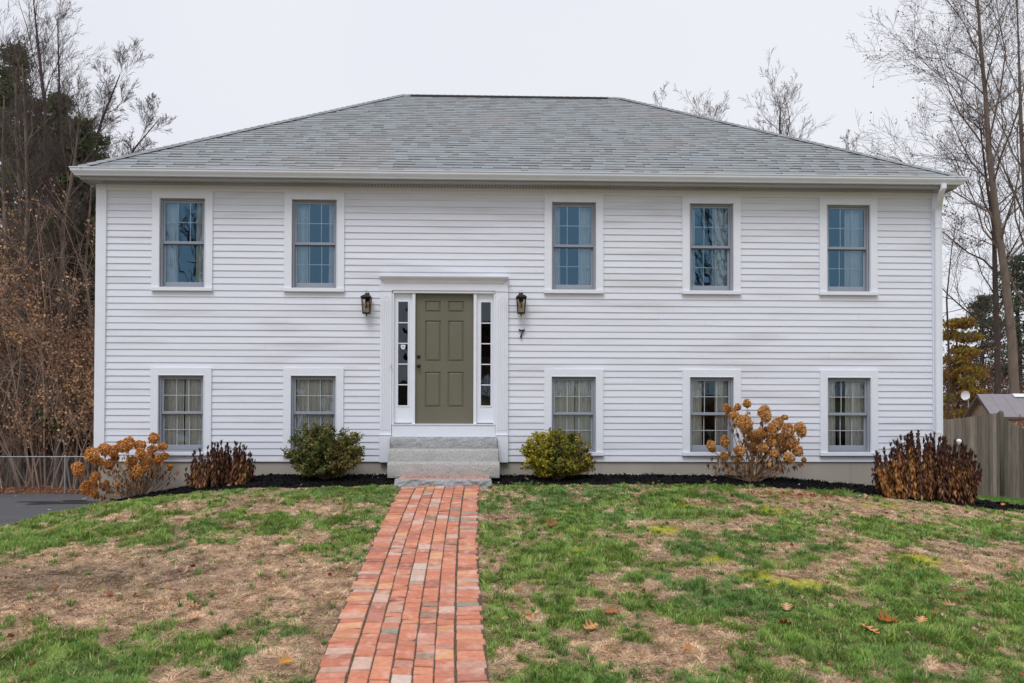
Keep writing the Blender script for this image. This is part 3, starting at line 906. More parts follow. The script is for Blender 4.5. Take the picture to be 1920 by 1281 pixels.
# ------------------------------------------------------------------ roof: courses of laminated shingles
mb = MB()
SLP = math.atan2(ZR-ZE, HR)
slen = math.hypot(ZR-ZE, HR)
NC = int(round(slen/.1435))
tones = [(.335, .355, .362), (.35, .368, .375), (.322, .342, .35), (.36, .378, .383), (.34, .357, .362), (.338, .352, .362), (.345, .35, .347)]
yR = YE+HR
def roofplane(P0, uax, L, dax, trim=1.0, fine=True):
    """P0 eave start, uax along the eave, L eave length, dax horizontal direction up-slope"""
    nrm = (Vector(uax).cross(Vector((dax[0], dax[1], 0))*math.cos(SLP)+Vector((0, 0, 1))*math.sin(SLP))).normalized()
    if nrm.z < 0: nrm = -nrm
    up = Vector((dax[0], dax[1], 0))*math.cos(SLP)+Vector((0, 0, 1))*math.sin(SLP)
    P0 = Vector(P0); ua = Vector(uax)
    def pt(u, s, h): return P0+ua*u+up*s+nrm*h
    # backing plane
    mb.col = (.05, .05, .055)
    e = slen
    mb.quad(pt(0, 0, 0), pt(L, 0, 0), pt(L-HR*trim, e, 0), pt(HR*trim, e, 0)) if L-HR*trim > HR*trim+.01 else mb.tri(pt(0, 0, 0), pt(L, 0, 0), pt(L/2, e, 0))
    for r in range(NC):
        s0 = r*slen/NC; s1 = (r+1)*slen/NC
        ins0 = s0*math.cos(SLP)*trim; ins1 = s1*math.cos(SLP)*trim
        a, b = ins0, L-ins0
        if b-a < .05: break
        h0 = .006
        # base layer course (dark shadow band colour of the lower lamina)
        kk = U(.92, 1.05)
        if fine:
            x = a
            ph = R()*.3
            while x < b:
                wv = U(.10, .24)
                x2 = min(b, x+wv)
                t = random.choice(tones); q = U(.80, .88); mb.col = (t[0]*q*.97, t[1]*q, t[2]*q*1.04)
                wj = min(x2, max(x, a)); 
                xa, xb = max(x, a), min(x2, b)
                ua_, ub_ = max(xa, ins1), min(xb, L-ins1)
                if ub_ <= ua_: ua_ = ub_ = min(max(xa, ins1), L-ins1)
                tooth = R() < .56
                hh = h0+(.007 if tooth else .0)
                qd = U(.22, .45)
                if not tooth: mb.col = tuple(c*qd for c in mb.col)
                smid = s0+(s1-s0)*.40
                if tooth:
                    mb.quad(pt(xa, s0, hh), pt(xb, s0, hh), pt(ub_, s1, .004), pt(ua_, s1, .004))
                    cs = mb.col
                    mb.quad(pt(xa, s0, 0), pt(xb, s0, 0), pt(xb, s0, hh), pt(xa, s0, hh)); mb.col = cs
                else:
                    um = lambda e0, e1, f: e0+(e1-e0)*f
                    mb.quad(pt(xa, s0, h0*.7), pt(xb, s0, h0*.7), pt(um(xb, ub_, .42), smid, .006), pt(um(xa, ua_, .42), smid, .006))
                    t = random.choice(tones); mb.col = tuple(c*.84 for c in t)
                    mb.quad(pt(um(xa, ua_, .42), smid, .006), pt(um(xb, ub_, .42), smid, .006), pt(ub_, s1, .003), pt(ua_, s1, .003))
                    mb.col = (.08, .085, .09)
                    mb.quad(pt(xa, s0, 0), pt(xb, s0, 0), pt(xb, s0, h0*.7), pt(xa, s0, h0*.7))
                x = x2
        else:
            mb.col = tuple(c*kk for c in tones[r % 7])
            mb.quad(pt(a, s0, h0), pt(b, s0, h0), pt(L-ins1, s1, .002), pt(ins1, s1, .002))
            mb.quad(pt(a, s0, 0), pt(b, s0, 0), pt(b, s0, h0), pt(a, s0, h0))
DR = 2*HR
LR = EXR-EXL
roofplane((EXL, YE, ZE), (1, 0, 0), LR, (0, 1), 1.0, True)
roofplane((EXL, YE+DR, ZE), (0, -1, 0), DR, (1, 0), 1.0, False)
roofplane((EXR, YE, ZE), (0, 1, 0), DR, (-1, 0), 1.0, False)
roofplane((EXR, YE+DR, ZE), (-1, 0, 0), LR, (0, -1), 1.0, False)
roof = mb.build('roof', M_ROOF, H)
# hip and ridge caps: overlapping folded shingles
mb = MB()
def capline(A, B, wdt=.13, step=.145, drop=.03):
    A = Vector(A); B = Vector(B); d = B-A; L = d.length; d.normalize()
    side = d.cross(Vector((0, 0, 1))).normalized()
    n = int(L/step)
    for i in range(n):
        p = A+d*(i*L/n); q = A+d*((i+1.25)*L/n if i < n-1 else L)
        k = U(.85, 1.1); mb.col = (.27*k, .285*k, .30*k)
        up = Vector((0, 0, 1))
        for s in (-1, 1):
            a, b = p+up*.03, q+up*.018
            mb.quad(a, a+side*s*wdt-up*(drop), b+side*s*wdt-up*(drop), b)
            mb.quad(a, a-up*.012, a+side*s*wdt-up*(drop+.012), a+side*s*wdt-up*drop)
RL_, RR_ = (EXL+HR, yR, ZR), (EXR-HR, yR, ZR)
hipd = .13*math.tan(SLP)*.707
capline((EXL, YE, ZE), RL_, drop=hipd); capline((EXR, YE, ZE), RR_, drop=hipd)
capline((EXL, YE+DR, ZE), RL_, drop=hipd); capline((EXR, YE+DR, ZE), RR_, drop=hipd)
capline(RL_, RR_, drop=.13*math.tan(SLP))
M_CAP = mat('cap_shingles', rough=.95, var=.15, scale=60, attr=True, bump=.2, bscale=200)
mb.build('hip_cap', M_CAP, roof)
mb = MB()
vx0, vx1 = P(771, 180, yR).x, P(1137, 183, yR).x

mb.quad((vx0, yR-.15, ZR-.085), (vx1, yR-.15, ZR-.085), (vx1, yR-.15, ZR-.045), (vx0, yR-.15, ZR-.045))
mb.quad((vx0, yR-.15, ZR-.045), (vx1, yR-.15, ZR-.045), (vx1, yR, ZR+.022), (vx0, yR, ZR+.022))
mb.quad((vx0, yR, ZR+.022), (vx1, yR, ZR+.022), (vx1, yR+.15, ZR-.045), (vx0, yR+.15, ZR-.045))
mb.quad((vx0, yR+.15, ZR-.085), (vx0, yR+.15, ZR-.045), (vx1, yR+.15, ZR-.045), (vx1, yR+.15, ZR-.085))
for x in (vx0, vx1): mb.poly([(x, yR-.15, ZR-.085), (x, yR-.15, ZR-.045), (x, yR, ZR+.022), (x, yR+.15, ZR-.045), (x, yR+.15, ZR-.085)])
mb.build('ridge_vent', M_VENT, roof)

# foundation
mb = MB()
wallboxes(mb, YF+.035, YF+.25, XL+.03, XR-.03, -.9, Z_SB+.01, [])
mb.box(XL+.03, YF+.25, -1.9, XL+.25, YB-.03, Z_SB)
mb.box(XR-.25, YF+.25, -1.9, XR-.03, YB-.03, Z_SB)
mb.box(XL+.251, YB-.25, -1.9, XR-.251, YB-.03, Z_SB)
fo = mb.build('foundation', M_CONC, H)
mb = MB()
for px in (1128, 1228, 1350, 1430, 1505, 1597):
    x = fx(px, 880); mb = MB(); mb.box(x-.003, YF+.0335, -.2, x+.003, YF+.0345, Z_SB-.002); mb.build('form_joint', M_FJ, fo)

# ------------------------------------------------------------------ windows
def frame(mb, x0, z0, x1, z1, t, y0, y1, tb=None, tt=None, bev=.004):
    tb = t if tb is None else tb; tt = t if tt is None else tt
    mb.box(x0, y0, z0, x0+t, y1, z1, bev); mb.box(x1-t, y0, z0, x1, y1, z1, bev)
    mb.box(x0+t-.001, y0+.002, z0, x1-t+.001, y1, z0+tb, bev); mb.box(x0+t-.001, y0+.002, z1-tt, x1-t+.001, y1, z1, bev)

def curtain_mesh(x0, x1, z0, z1, y, folds, depth=.018, nx_=60):
    mb = MB(); seed = R()*10
    xs = [x0+(x1-x0)*i/nx_ for i in range(nx_+1)]
    rows = [z0, (z0+z1)/2, z1]
    rings = []
    for j, z in enumerate(rows):
        rings.append([(x+.004*math.sin(z*3+x*9), y+depth*math.sin(folds*2*math.pi*(x-x0)/(x1-x0)+seed+.5*math.sin((x-x0)*13+seed))*(1.15-.2*j)+.006*math.sin(x*50+seed), z) for x in xs])
    mb.loft(rings, closed=False)
    return mb

def window(x, zb, zt, up, lower_grid=True, curt=None, cmat=None):
    w_ = WW; h_ = zt-zb
    win = empty('window', (x, YF, zb), 0, H)
    # outer casing boards: on the wall, header merges up
    mb = MB()
    cw = .122; co = YF*0
    mb.box(-cw, -.014, 0-.0, -.014, .028, h_+.122); mb.box(w_+.014, -.014, 0, w_+cw, .028, h_+.122)
    mb.box(-.0145, -.015, h_+.014, w_+.0145, .027, h_+.1215)
    mb.build('casing', M_TRIM, win)
    mb = MB()      # bead moulding round the opening
    mb.box(-.0135, -.022, -.0, .0, .06, h_+.0135, .003); mb.box(w_, -.022, 0, w_+.0135, .06, h_+.0135, .003)
    mb.box(0.0002, -.022, h_, w_-.0002, .06, h_+.0135, .003)
    mb.build('bead', M_TRIM, win)
    mb = MB()
    mb.box(-cw-.006, -.040, -.058, w_+cw+.006, .03, -.001, .004)
    mb.box(0.002, .03, -.05, w_-.002, .16, -.002)
    mb.build('sill', M_TRIM, win)
    # grey frame
    mb = MB(); frame(mb, .001, .0, w_-.001, h_-.001, .030, .035, .15, .02, .022)
    mb.build('frame', M_SASH, win)
    hm = h_*.507
    st = .032
    mb = MB(); frame(mb, .031, hm-.012, w_-.031, h_-.023, st, .055, .085, .040, .036)
    mb.box(.03, .050, hm-.014, w_-.03, .0545, hm+.004, .001)
    mb.build('upper_sash', M_SASH, win)
    mb = MB(); frame(mb, .031, .021, w_-.031, hm+.012, st, .09, .12, .078 if up else .085, .036)
    mb.build('lower_sash', M_SASH, win)
    mb = MB(); mb.box(.032, .0505, hm-.018, w_-.032, .0895, hm-.0135)
    mb.build('seal', M_SASHD, win)
    gx0, gx1 = .031+st, w_-.031-st
    uz0, uz1 = hm+.028, h_-.059
    lz0, lz1 = (.099 if up else .106), hm-.024
    mb = MB()
    mb.quad((gx0-.005, .070, uz0-.005), (gx1+.005, .070, uz0-.005), (gx1+.005, .070, uz1+.005), (gx0-.005, .070, uz1+.005))
    mb.quad((gx0-.005, .105, lz0-.005), (gx1+.005, .105, lz0-.005), (gx1+.005, .105, lz1+.005), (gx0-.005, .105, lz1+.005))
    mb.build('pane', M_GLASS if up else M_GLASSL, win)
    mb = MB(); t = .0065
    def grid(z0, z1, y):
        for k in (1, 2):
            xx = gx0+(gx1-gx0)*k/3; mb.box(xx-t, y, z0, xx+t, y+.006, z1)
        zz = (z0+z1)/2; mb.box(gx0, y-.001, zz-t, gx1, y+.0065, zz+t)
    grid(uz0, uz1, .073 if up else .0625)
    if not up:
        mb.build('muntin', M_MUNT2, win); mb = MB()
    if lower_grid: grid(lz0, lz1, .108 if up else .0975)
    mb.build('muntin', M_MUNT if up else M_MUNT2, win)
    for (a, b, fo_) in curt:
        m_ = curtain_mesh(.02+(w_-.04)*a, .02+(w_-.04)*b, .02, h_-.01, .172, fo_, .012)
        m_.build('curtain', cmat, win, True)
    return win
UC = [[(0, .30, 3), (.72, 1, 3)], [(0, .30, 3), (.80, 1, 2)], [(0, .20, 2), (.66, 1, 3)], [(0, .18, 2), (.60, 1, 4)], [(0, .14, 1.5), (.52, 1, 5)]]
LC = [[(0, .48, 6), (.50, 1, 6)], [(0, .62, 7), (.63, 1, 5)], [(0, .55, 7), (.57, 1, 5)], [(0, .34, 4), (.66, 1, 4)], [(0, .30, 4), (.53, 1, 6)]]
for i, x in enumerate(WINX):
    o1 = window(x, ZOB, ZOT, True, i != 0, UC[i], M_CURTW)
    o2 = window(x, ZLB, ZLT, False, True, LC[i], M_CURT)

# ------------------------------------------------------------------ entrance
ent = empty('entrance', (0, 0, 0), 0, H)
dX0, dX1 = fx(778.5, 670), fx(887.4, 670)
dZ0, dZ1 = fz(832, 795.4), fz(832, 550.5)
# pilasters, entablature
mb = MB()
zp1 = fz(832, 545.2); zp0 = fz(832, 816.5); zpb = Z_SB-.008
for a, b in ((713, 734.5), (929, 952.3)):
    mb = MB(); xa, xb = fx(a, 680), fx(b, 680)
    mb.box(xa, YF-.035, zp0, xb, YF+.028, zp1-.004)
    nf = 5; fw = (xb-xa-.05)/(2*nf-1)
    for k in range(nf):
        u_ = xa+.025+2*k*fw
        mb.box(u_, YF-.043, zp0+.08, u_+fw, YF-.0355, zp1-.16, .003)
    mb.box(xa-.004, YF-.052, zpb, xb+.004, YF+.028, zp0-.001, .003)
    mb.box(xa-.008, YF-.060, zp0-.001, xb+.008, YF+.028, zp0+.014, .003)
    mb.box(xa-.006, YF-.045, zp1-.018, xb+.006, YF+.028, zp1-.003, .002)
    for j, (du, dz) in enumerate(((0, .03), (-.035, 0), (.035, 0))):     # rosettes of small buttons
        mb.tube([((xa+xb)/2+du, YF-.047, zp1-.125+dz), ((xa+xb)/2+du, YF-.035, zp1-.125+dz)], .007, 8)
    mb.build('pilaster', M_TRIM, ent)
mb = MB()
x0, x1 = fx(713, 540), fx(952.5, 540)
zf0, zf1 = zp1, fz(832, 533)
mb.box(x0, YF-.037, zf0, x1, YF+.028, zf1+.03)
zc1 = fz(832, 521.5)
z0_ = zf1
crown = [(.037, z0_), (.044, z0_+.008), (.05, z0_+.012), (.055, z0_+.03), (.068, z0_+.05), (.09, z0_+.066), (.112, z0_+.078), (.118, z0_+.082), (.118, z0_+.092)]
crown = [(d, z0_+(z-z0_)*(zc1-z0_)/.092) for d, z in crown]
rings = []
xi0, xi1 = x0+.085, x1-.085
for d, z in crown:
    e = d-.037
    rings.append([(xi0-e, YF+.02, z), (xi0-e, YF-d, z), (xi1+e, YF-d, z), (xi1+e, YF+.02, z)])
mb.loft(rings, closed=False)
mb.box(xi0-.09, YF-.126, zc1, xi1+.09, YF+.028, zc1+.018, .003)
mb.quad((xi0-.09, YF-.12, zc1+.018), (xi1+.09, YF-.12, zc1+.018), (xi1+.09, YF+.01, zc1+.04), (xi0-.09, YF+.01, zc1+.04))
mb.build('entablature', M_TRIM, ent)
# unit: head, mullions, kick board
mb = MB()
mb.box(DX0, YF-.02, DZ1-.022, DX1, YF+.11, DZ1+.03, .002)
mb.box(DX0, YF-.03, DZ0-.02, DX1, YF+.06, dZ0-.012)        # kick board below the threshold
for a, b in ((772.8, 778.3), (887.8, 893.5)):
    mb.box(fx(a, 670), YF-.002, dZ0-.011, fx(b, 670), YF+.12, DZ1-.023, .003)
for a, b in ((734.6, 738.5), (925.5, 929)):
    mb.box(fx(a, 670), YF-.012, dZ0-.011, fx(b, 670), YF+.12, DZ1-.023, .003)
mb.build('door_frame', M_TRIM, ent)
mb = MB(); mb.box(DX0+.01, YF-.045, dZ0-.012, DX1-.01, YF+.10, dZ0+.004, .003)
mb.build('threshold', M_TRIM, ent)
# door slab with six raised panels
W_ = dX1-dX0; Hd = dZ1-dZ0
mb = MB()
Yd = YF+.055
def dpx(px, py): return fx(px, py), fz(px, py)
pans = []
for (pa, pb) in ((796.5, 826), (839.5, 869.5)):
    for (ya, yb2) in ((563.5, 585), (600.5, 678), (697, 764)):
        pans.append((fx(pa, 670), fx(pb, 670), fz(832, yb2), fz(832, ya)))
wallboxes(mb, Yd, Yd+.04, dX0, dX1, dZ0+.004, dZ1, pans)
for a, b, c, d in pans:
    def rr(i, y): return [(a+i, y, c+i), (b-i, y, c+i), (b-i, y, d-i), (a+i, y, d-i)]
    mb.loft([rr(0, Yd), rr(.006, Yd+.016), rr(.018, Yd+.016), rr(.036, Yd+.003)])
    q = rr(.036, Yd+.003); mb.quad(*q)
mb.col = None
door = mb.build('front_door', M_DOOR, ent)
for name, py in (('deadbolt', 668.5), ('door_knob', 686)):
    x, z = fx(784.5, py), fz(784.5, py)
    mb = MB()
    pr = [(.0, 0), (.030, 0), (.031, .006), (.014, .012), (.012, .03), (.024, .04), (.028, .052), (.022, .066), (.0, .07)] if name == 'door_knob' else [(0, 0), (.029, 0), (.030, .008), (.024, .014), (.012, .018), (0, .019)]
    rings = [[(x+r*math.cos(t), Yd-d, z+r*math.sin(t)) for t in [2*math.pi*k/18 for k in range(18)]] for r, d in pr]
    mb.loft(rings); mb.build(name, M_BRONZE, ent, True)
# sidelights
for a, b, ga, gb in ((738.5, 772.8, 746, 764), (893.5, 925.5, 902, 920)):
    xa, xb, g0, g1 = fx(a, 670), fx(b, 670), fx(ga, 670), fx(gb, 670)
    zg1, zg0 = fz(832, 566), fz(832, 760.5)
    mb = MB()
    wallboxes(mb, YF+.045, YF+.09, xa+.001, xb-.001, dZ0+.02, DZ1-.023, [(g0, g1, zg0, zg1)])
    frame(mb, g0-.022, zg0-.022, g1+.022, zg1+.022, .021, YF+.034, YF+.0445, bev=.003)
    sl = mb.build('sidelight', M_TRIM, ent)
    mb = MB(); mb.box(xa+.005, YF+.05, dZ0+.005, xb-.005, YF+.085, dZ0+.0195); mb.build('weather_strip', M_SASHD, sl)
    mb = MB(); mb.quad((g0-.005, YF+.07, zg0-.005), (g1+.005, YF+.07, zg0-.005), (g1+.005, YF+.07, zg1+.005), (g0-.005, YF+.07, zg1+.005))
    mb.build('pane', M_GLASS2, sl)
    for k in range(1, 5):
        zz = zg1+(zg0-zg1)*k/5; mb = MB(); mb.box(g0, YF+.058, zz-.008, g1, YF+.066, zz+.008); mb.build('muntin', M_TRIM, sl)
    m_ = curtain_mesh(g0-.03, g1+.03, zg0-.1, zg0+(.62 if a < 800 else .80), YF+.30, 3, .015, 30)
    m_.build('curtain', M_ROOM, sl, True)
    if a < 800:   # small shield shaped sticker
        cx_, cz_ = fx(755, 650), fz(755, 650)
        mb = MB(); s = .04
        pts = [(-1, .8), (-.5, .95), (0, 1.), (.5, .95), (1, .8), (.95, 0), (.7, -.7), (0, -1.05), (-.7, -.7), (-.95, 0)]
        mb.poly([(cx_+u_*s*.95, YF+.0695, cz_+v_*s) for u_, v_ in pts])
        st_ = mb.build('sticker', M_STICK, sl)
        mb = MB(); mb.poly([(cx_+u_*s*.45, YF+.0692, cz_+v_*s*.35) for u_, v_ in pts]); mb.v = mb.v
        # kept on the same sub-part level
        mb.build('sticker_mark', M_STICKB, sl)
# bell push
mb = MB(); x, z = fx(734, 687), fz(734, 687)
mb.box(x-.006, YF-.062, z-.028, x+.012, YF-.05, z+.028, .003); mb.box(x-.001, YF-.066, z-.01, x+.007, YF-.0615, z+.01, .002)
M_BELL = mat('doorbell_brass', (.62, .48, .20), .4, .1)
mb.build('doorbell', M_BELL, ent)

# house number 7 (slanted numeral with thickness)
mb = MB()
x, z = fx(978, 626), fz(978, 626)
s = .075
pts = [(-.62, .98), (-.45, 1.05), (-.38, .86), (.05, .80), (.42, .92), (.72, 1.0), (.70, .82), (.42, .40), (.18, -.05), (.05, -.5), (.02, -.98), (-.34, -1.02), (-.32, -.55), (-.12, -.02), (.16, .36), (.34, .58), (.05, .50), (-.38, .56), (-.52, .52), (-.60, .72)]
fr_ = [(x+u_*s, YF-.022, z+v_*s) for u_, v_ in pts]; bk_ = [(x+u_*s, YF-.006, z+v_*s) for u_, v_ in pts]
mb.poly(fr_); n = len(fr_)
for i in range(n): mb.quad(fr_[i], fr_[(i+1) % n], bk_[(i+1) % n], bk_[i])
hn = mb.build('house_number', M_BLACK, None)
tag(hn, 'black slanted numeral 7 on the white siding under the right lantern', 'house number')

# ------------------------------------------------------------------ lanterns
def lantern(px):
    x, zt_, zb_ = fx(px, 570), fz(px, 547), fz(px, 595)
    L = empty('wall_lantern', (x, YF-.11, zb_))
    h = zt_-zb_
    mb = MB(); mb.box(-.035, .085, h*.35, .035, .104, h*.95, .004); mb.tube([(0, .09, h*.83), (0, .02, h*.93), (0, 0, h*.86)], .006, 6)
    mb.build('back_plate', M_BRONZE, L)
    def sq(r, z): return [(-r, -r, z), (r, -r, z), (r, r, z), (-r, r, z)]
    mb = MB(); mb.loft([sq(.085, h*.715), sq(.086, h*.735), sq(.062, h*.80), sq(.026, h*.845), sq(.024, h*.87)], caps=True)
    mb.lathe([(.012, h*.87), (.018, h*.885), (.010, h*.90), (.0, h*.915)], 0, 0, 10)
    mb.build('roof_cap', M_BRONZE, L)
    mb = MB()
    pts = [(0+.030*math.sin(t), 0, h*.945+.022*math.cos(t)) for t in [2*math.pi*k/14 for k in range(15)]]
    mb.tube(pts, .003, 5, False); mb.build('top_ring', M_GALV, L)
    mb = MB()
    rt, rb = .070, .052; z1_, z0_ = h*.715, h*.13
    for sx in (-1, 1):
        for sy in (-1, 1): mb.tube([(sx*rb, sy*rb, z0_), (sx*rt, sy*rt, z1_)], .0065, 4)
    for (r_, z_) in ((rb, z0_+.003), (rt, z1_-.004)):
        q = [(-r_, -r_), (r_, -r_), (r_, r_), (-r_, r_)]
        for k in range(4): mb.tube([(q[k][0], q[k][1], z_), (q[(k+1) % 4][0], q[(k+1) % 4][1], z_)], .007, 4)
    mb.loft([sq(.058, z0_-.012), sq(.06, z0_)], caps=True)
    mb.lathe([(.0, 0), (.011, .01), (.007, .024), (.016, .034), (.02, z0_-.012)], 0, 0, 10)
    mb.build('cage', M_BRONZE, L)
    mb = MB(); mb.loft([sq(rb-.002, z0_+.004), sq(rt-.002, z1_-.004)]); mb.build('glass', M_LGLASS, L)
    for s in (-1, 1):
        dz_ = .02 if s > 0 else 0
        mb = MB(); mb.lathe([(.009, z0_), (.009, z0_+.11+dz_)], s*.024, 0, 10); mb.build('candle', M_CANDLE, L)
        mb = MB(); mb.lathe([(.006, z0_+.11+dz_), (.013, z0_+.125+dz_), (.012, z0_+.145+dz_), (.002, z0_+.17+dz_)], s*.024, 0, 10); mb.build('bulb', M_BULB, L, True)
    return L
tag(lantern(689), 'dark bronze wall lantern left of the front door', 'wall lantern', 'lanterns beside the front door')
tag(lantern(976.5), 'dark bronze wall lantern above the house number', 'wall lantern', 'lanterns beside the front door')

# ------------------------------------------------------------------ granite steps
def rough_block(x0, y0, z0, x1, y1, z1, rough=.008, bulge=.01, step=.035):
    """split-faced block: front and ends displaced, top nearly flat"""
    mb = MB()
    nx_, nz_, ny_ = int((x1-x0)/step), max(4, int((z1-z0)/step*1.6)), max(3, int((y1-y0)/step/2))
    sd_ = R()*50
    def fr(i, k):
        u_ = x0+(x1-x0)*i/nx_; v_ = z0+(z1-z0)*k/nz_
        t = k/nz_
        d = -bulge*math.sin(math.pi*t)**.7 + rough*(float(fbm(u_*9+sd_, v_*14, 3))-.5)*2
        if k == nz_: d = .004
        return (u_, y0+d, v_)
    g = [[fr(i, k) for k in range(nz_+1)] for i in range(nx_+1)]
    base = len(mb.v)
    for row in g: mb.v += row
    for i in range(nx_):
        for k in range(nz_):
            a = base+i*(nz_+1)+k; mb.f.append((a, a+nz_+1, a+nz_+2, a+1)); mb.c.append(None)
    for side, xx, s in ((0, x0, -1), (1, x1, 1)):
        base = len(mb.v)
        for j in range(ny_+1):
            for k in range(nz_+1):
                t = k/nz_; yy = y0+(y1-y0)*j/ny_
                d = bulge*1.3*math.sin(math.pi*t)**.7+rough*(float(fbm(yy*9+sd_+9, t*3, 3))-.5)*2
                p = (xx+s*d*(1 if j else 0), yy, z0+(z1-z0)*t) if j else g[0 if side == 0 else nx_][k]
                mb.v.append(p)
        for j in range(ny_):
            for k in range(nz_):
                a = base+j*(nz_+1)+k
                q = (a, a+1, a+nz_+2, a+nz_+1) if s < 0 else (a, a+nz_+1, a+nz_+2, a+1)
                mb.f.append(q); mb.c.append(None)
    base = len(mb.v)
    for i in range(nx_+1):
        mb.v += [g[i][nz_], (x0+(x1-x0)*i/nx_, y1, z1)]
    for i in range(nx_):
        a = base+2*i; mb.f.append((a, a+2, a+3, a+1)); mb.c.append(None)
    return mb
ST = empty('granite_steps', (-.47, 11.6, float(gz(-.47, 11.3))))
tag(ST, 'three grey granite entrance steps stacked below the green door', 'steps')
ST_inv = Vector(ST.location)
def place(mb, name, mt, parent):
    loc = Vector(parent.location)
    mb.v = [tuple(Vector(v)-loc) for v in mb.v]
    return mb.build(name, mt, parent)
steps = []
for (yf, pa, pb, pt, pbm, mt, rg_, bl) in ((11.26, 725, 938, 868, 895, M_GRAN2, .006, .012), (11.54, 727.8, 935.5, 843, 868, M_GRAN2, .005, .010), (11.81, 730, 932.8, 819.8, 843, M_GRAN, .012, .016)):
    xa, xb = P(pa, 860, yf).x+.012, P(pb, 860, yf).x-.012
    z1_ = P(832, pt, yf).z; z0_ = P(832, pbm, yf).z-.01
    place(rough_block(xa, yf, z0_, xb, YF+.03 if yf > 11.7 else yf+.5, z1_, rg_, bl), 'step', mt, ST)
# landing: split granite kerb slab with a brick strip behind it
ys_ = 10.77
xa, xb = P(740, 905, ys_).x, P(921, 905, ys_).x
zs1 = P(832, 899.5, ys_).z; zs0_ = P(832, 919, ys_).z-.03
LD = empty('granite_slab', ((xa+xb)/2, ys_+.08, zs0_))
tag(LD, 'low split faced granite slab where the brick walk meets the steps', 'slab')
place(rough_block(xa, ys_, zs0_, xb, ys_+.17, zs1, .034, .014, .022), 'slab_block', M_GRAN, LD)
mb = MB()
x = xa+.03
def fbrick(x0, y0, x1, y1, z1):
    mb.col = brick_col(.2); mb.box(x0, y0, z1-.05, x1, y1, z1, .004)
while x < xb-.05:
    fbrick(x, ys_+.175, min(x+.1, xb-.02), ys_+.38, zs1-.002+U(-.002, .002)); fbrick(x, ys_+.384, min(x+.1, xb-.02), ys_+.54, zs1-.002+U(-.002, .002)); x += .105
place(mb, 'brick_strip', M_BRICK, LD)
mb = MB(); mb.box(xa+.02, ys_+.171, zs0_, xb-.015, 11.35, zs1-.03); place(mb, 'bedding', M_JOINT, LD)

# ================================================================== PLANTS BY THE HOUSE
def seg_tubes(segs, sides=3):
    """segs: list of (p0,p1,r0,r1) -> V,F (quads)"""
    A = np.array([s[0] for s in segs], float); B = np.array([s[1] for s in segs], float)
    ra = np.array([s[2] for s in segs]); rb = np.array([s[3] for s in segs])
    d = B-A; d /= np.linalg.norm(d, axis=1)[:, None]+1e-9
    ref = np.where(np.abs(d[:, 2:3]) < .9, np.array([[0, 0, 1.]]), np.array([[1., 0, 0]]))
    u = np.cross(d, ref); u /= np.linalg.norm(u, axis=1)[:, None]+1e-9
    v = np.cross(d, u)
    n = len(segs); VV = []
    for P_, r_ in ((A, ra), (B, rb)):
        for k in range(sides):
            t = 2*math.pi*k/sides
            VV.append(P_+(u*math.cos(t)+v*math.sin(t))*r_[:, None])
    V = np.stack(VV, 1).reshape(-1, 3)
    i = np.arange(n)*2*sides
    Fs = [np.stack([i+k, i+(k+1) % sides, i+sides+(k+1) % sides, i+sides+k], 1) for k in range(sides)]
    return V, np.concatenate(Fs)

def bush(px, py_base, Y, wpx, hpx, name, label, cat, pal, seed, leaf=.022, nleaf=9000, yellow=None):
    rs = np.random.default_rng(seed)
    b = P(px, py_base, Y); b.z = float(mulch_z(b.x, Y))
    o = empty(name, b); tag(o, label, cat)
    W = wpx*Y/F/2; Hh = hpx*Y/F
    random.seed(seed)
    segs = []; tips = []
    for i in range(110):
        a = U(0, 6.28); ph = U(-.85, 1)
        cph = math.sqrt(max(0, 1-ph*ph)); q_ = U(.55, 1.0)**.5*U(.92, 1.08)
        end = Vector((math.cos(a)*W*.90*cph*q_, math.sin(a)*W*.75*cph*q_, max(.05, Hh*(.47+.49*ph*q_))))
        mid = Vector((end.x*.45, end.y*.45, end.z*.45+.05))
        st = Vector((U(-.04, .04), U(-.04, .04), -.03))
        segs += [(st, mid, .008, .006), (mid, end, .006, .003)]
        for k in range(14):
            t = U(.35, 1)
            p = mid.lerp(end, (t-.2)/.8) if t > .2 else mid
            q = p+Vector((U(-1, 1), U(-1, 1), U(-.35, .9)))*U(.05, .13)*(W/.65)
            segs.append((p, q, .003, .0015)); tips.append((p, q))
    V, Fc = seg_tubes(segs); npmesh('stems', V, Fc, M_STEM, None, o)
    # leaf clusters along the twigs
    T0 = np.array([t[0] for t in tips]); T1 = np.array([t[1] for t in tips])
    k = rs.integers(0, len(tips), nleaf); t = rs.random((nleaf, 1))*1.1
    pos = T0[k]*(1-t)+T1[k]*t+rs.normal(0, .016, (nleaf, 3))
    pos[:, 2] = np.maximum(pos[:, 2], .01)
    shade = vnoise(pos[:, 0]*9+seed, pos[:, 2]*9+pos[:, 1]*5)
    pal = np.array(pal); ci = (np.clip(shade+rs.normal(0, .16, nleaf), 0, .999)*len(pal)).astype(int)
    col = pal[ci]
    if yellow is not None:
        col = yellow(pos, col, rs)
    V, Fc, cv = leafcards(nleaf, pos, rs.uniform(leaf*.6, leaf*1.25, nleaf), col, 0, .3, elong=1.5)
    npmesh('foliage', V, Fc, M_LEAF, cv, o)
    return o
def y1(pos, col, rs):
    right = (pos[:, 0] > .1) & (pos[:, 2] < .35) & (rs.random(len(pos)) < .28)
    col = col.copy(); col[right] = (.33, .16, .05)
    t = (rs.random(len(pos)) < .1); col[t] = (.30, .16, .05); return col
def y2(pos, col, rs):
    l = (pos[:, 0] < -.1) & (rs.random(len(pos)) < .55)
    col = col.copy(); col[l] = (.50, .42, .04)
    t = (pos[:, 0] > .25) & (rs.random(len(pos)) < .25); col[t] = (.40, .24, .08); return col
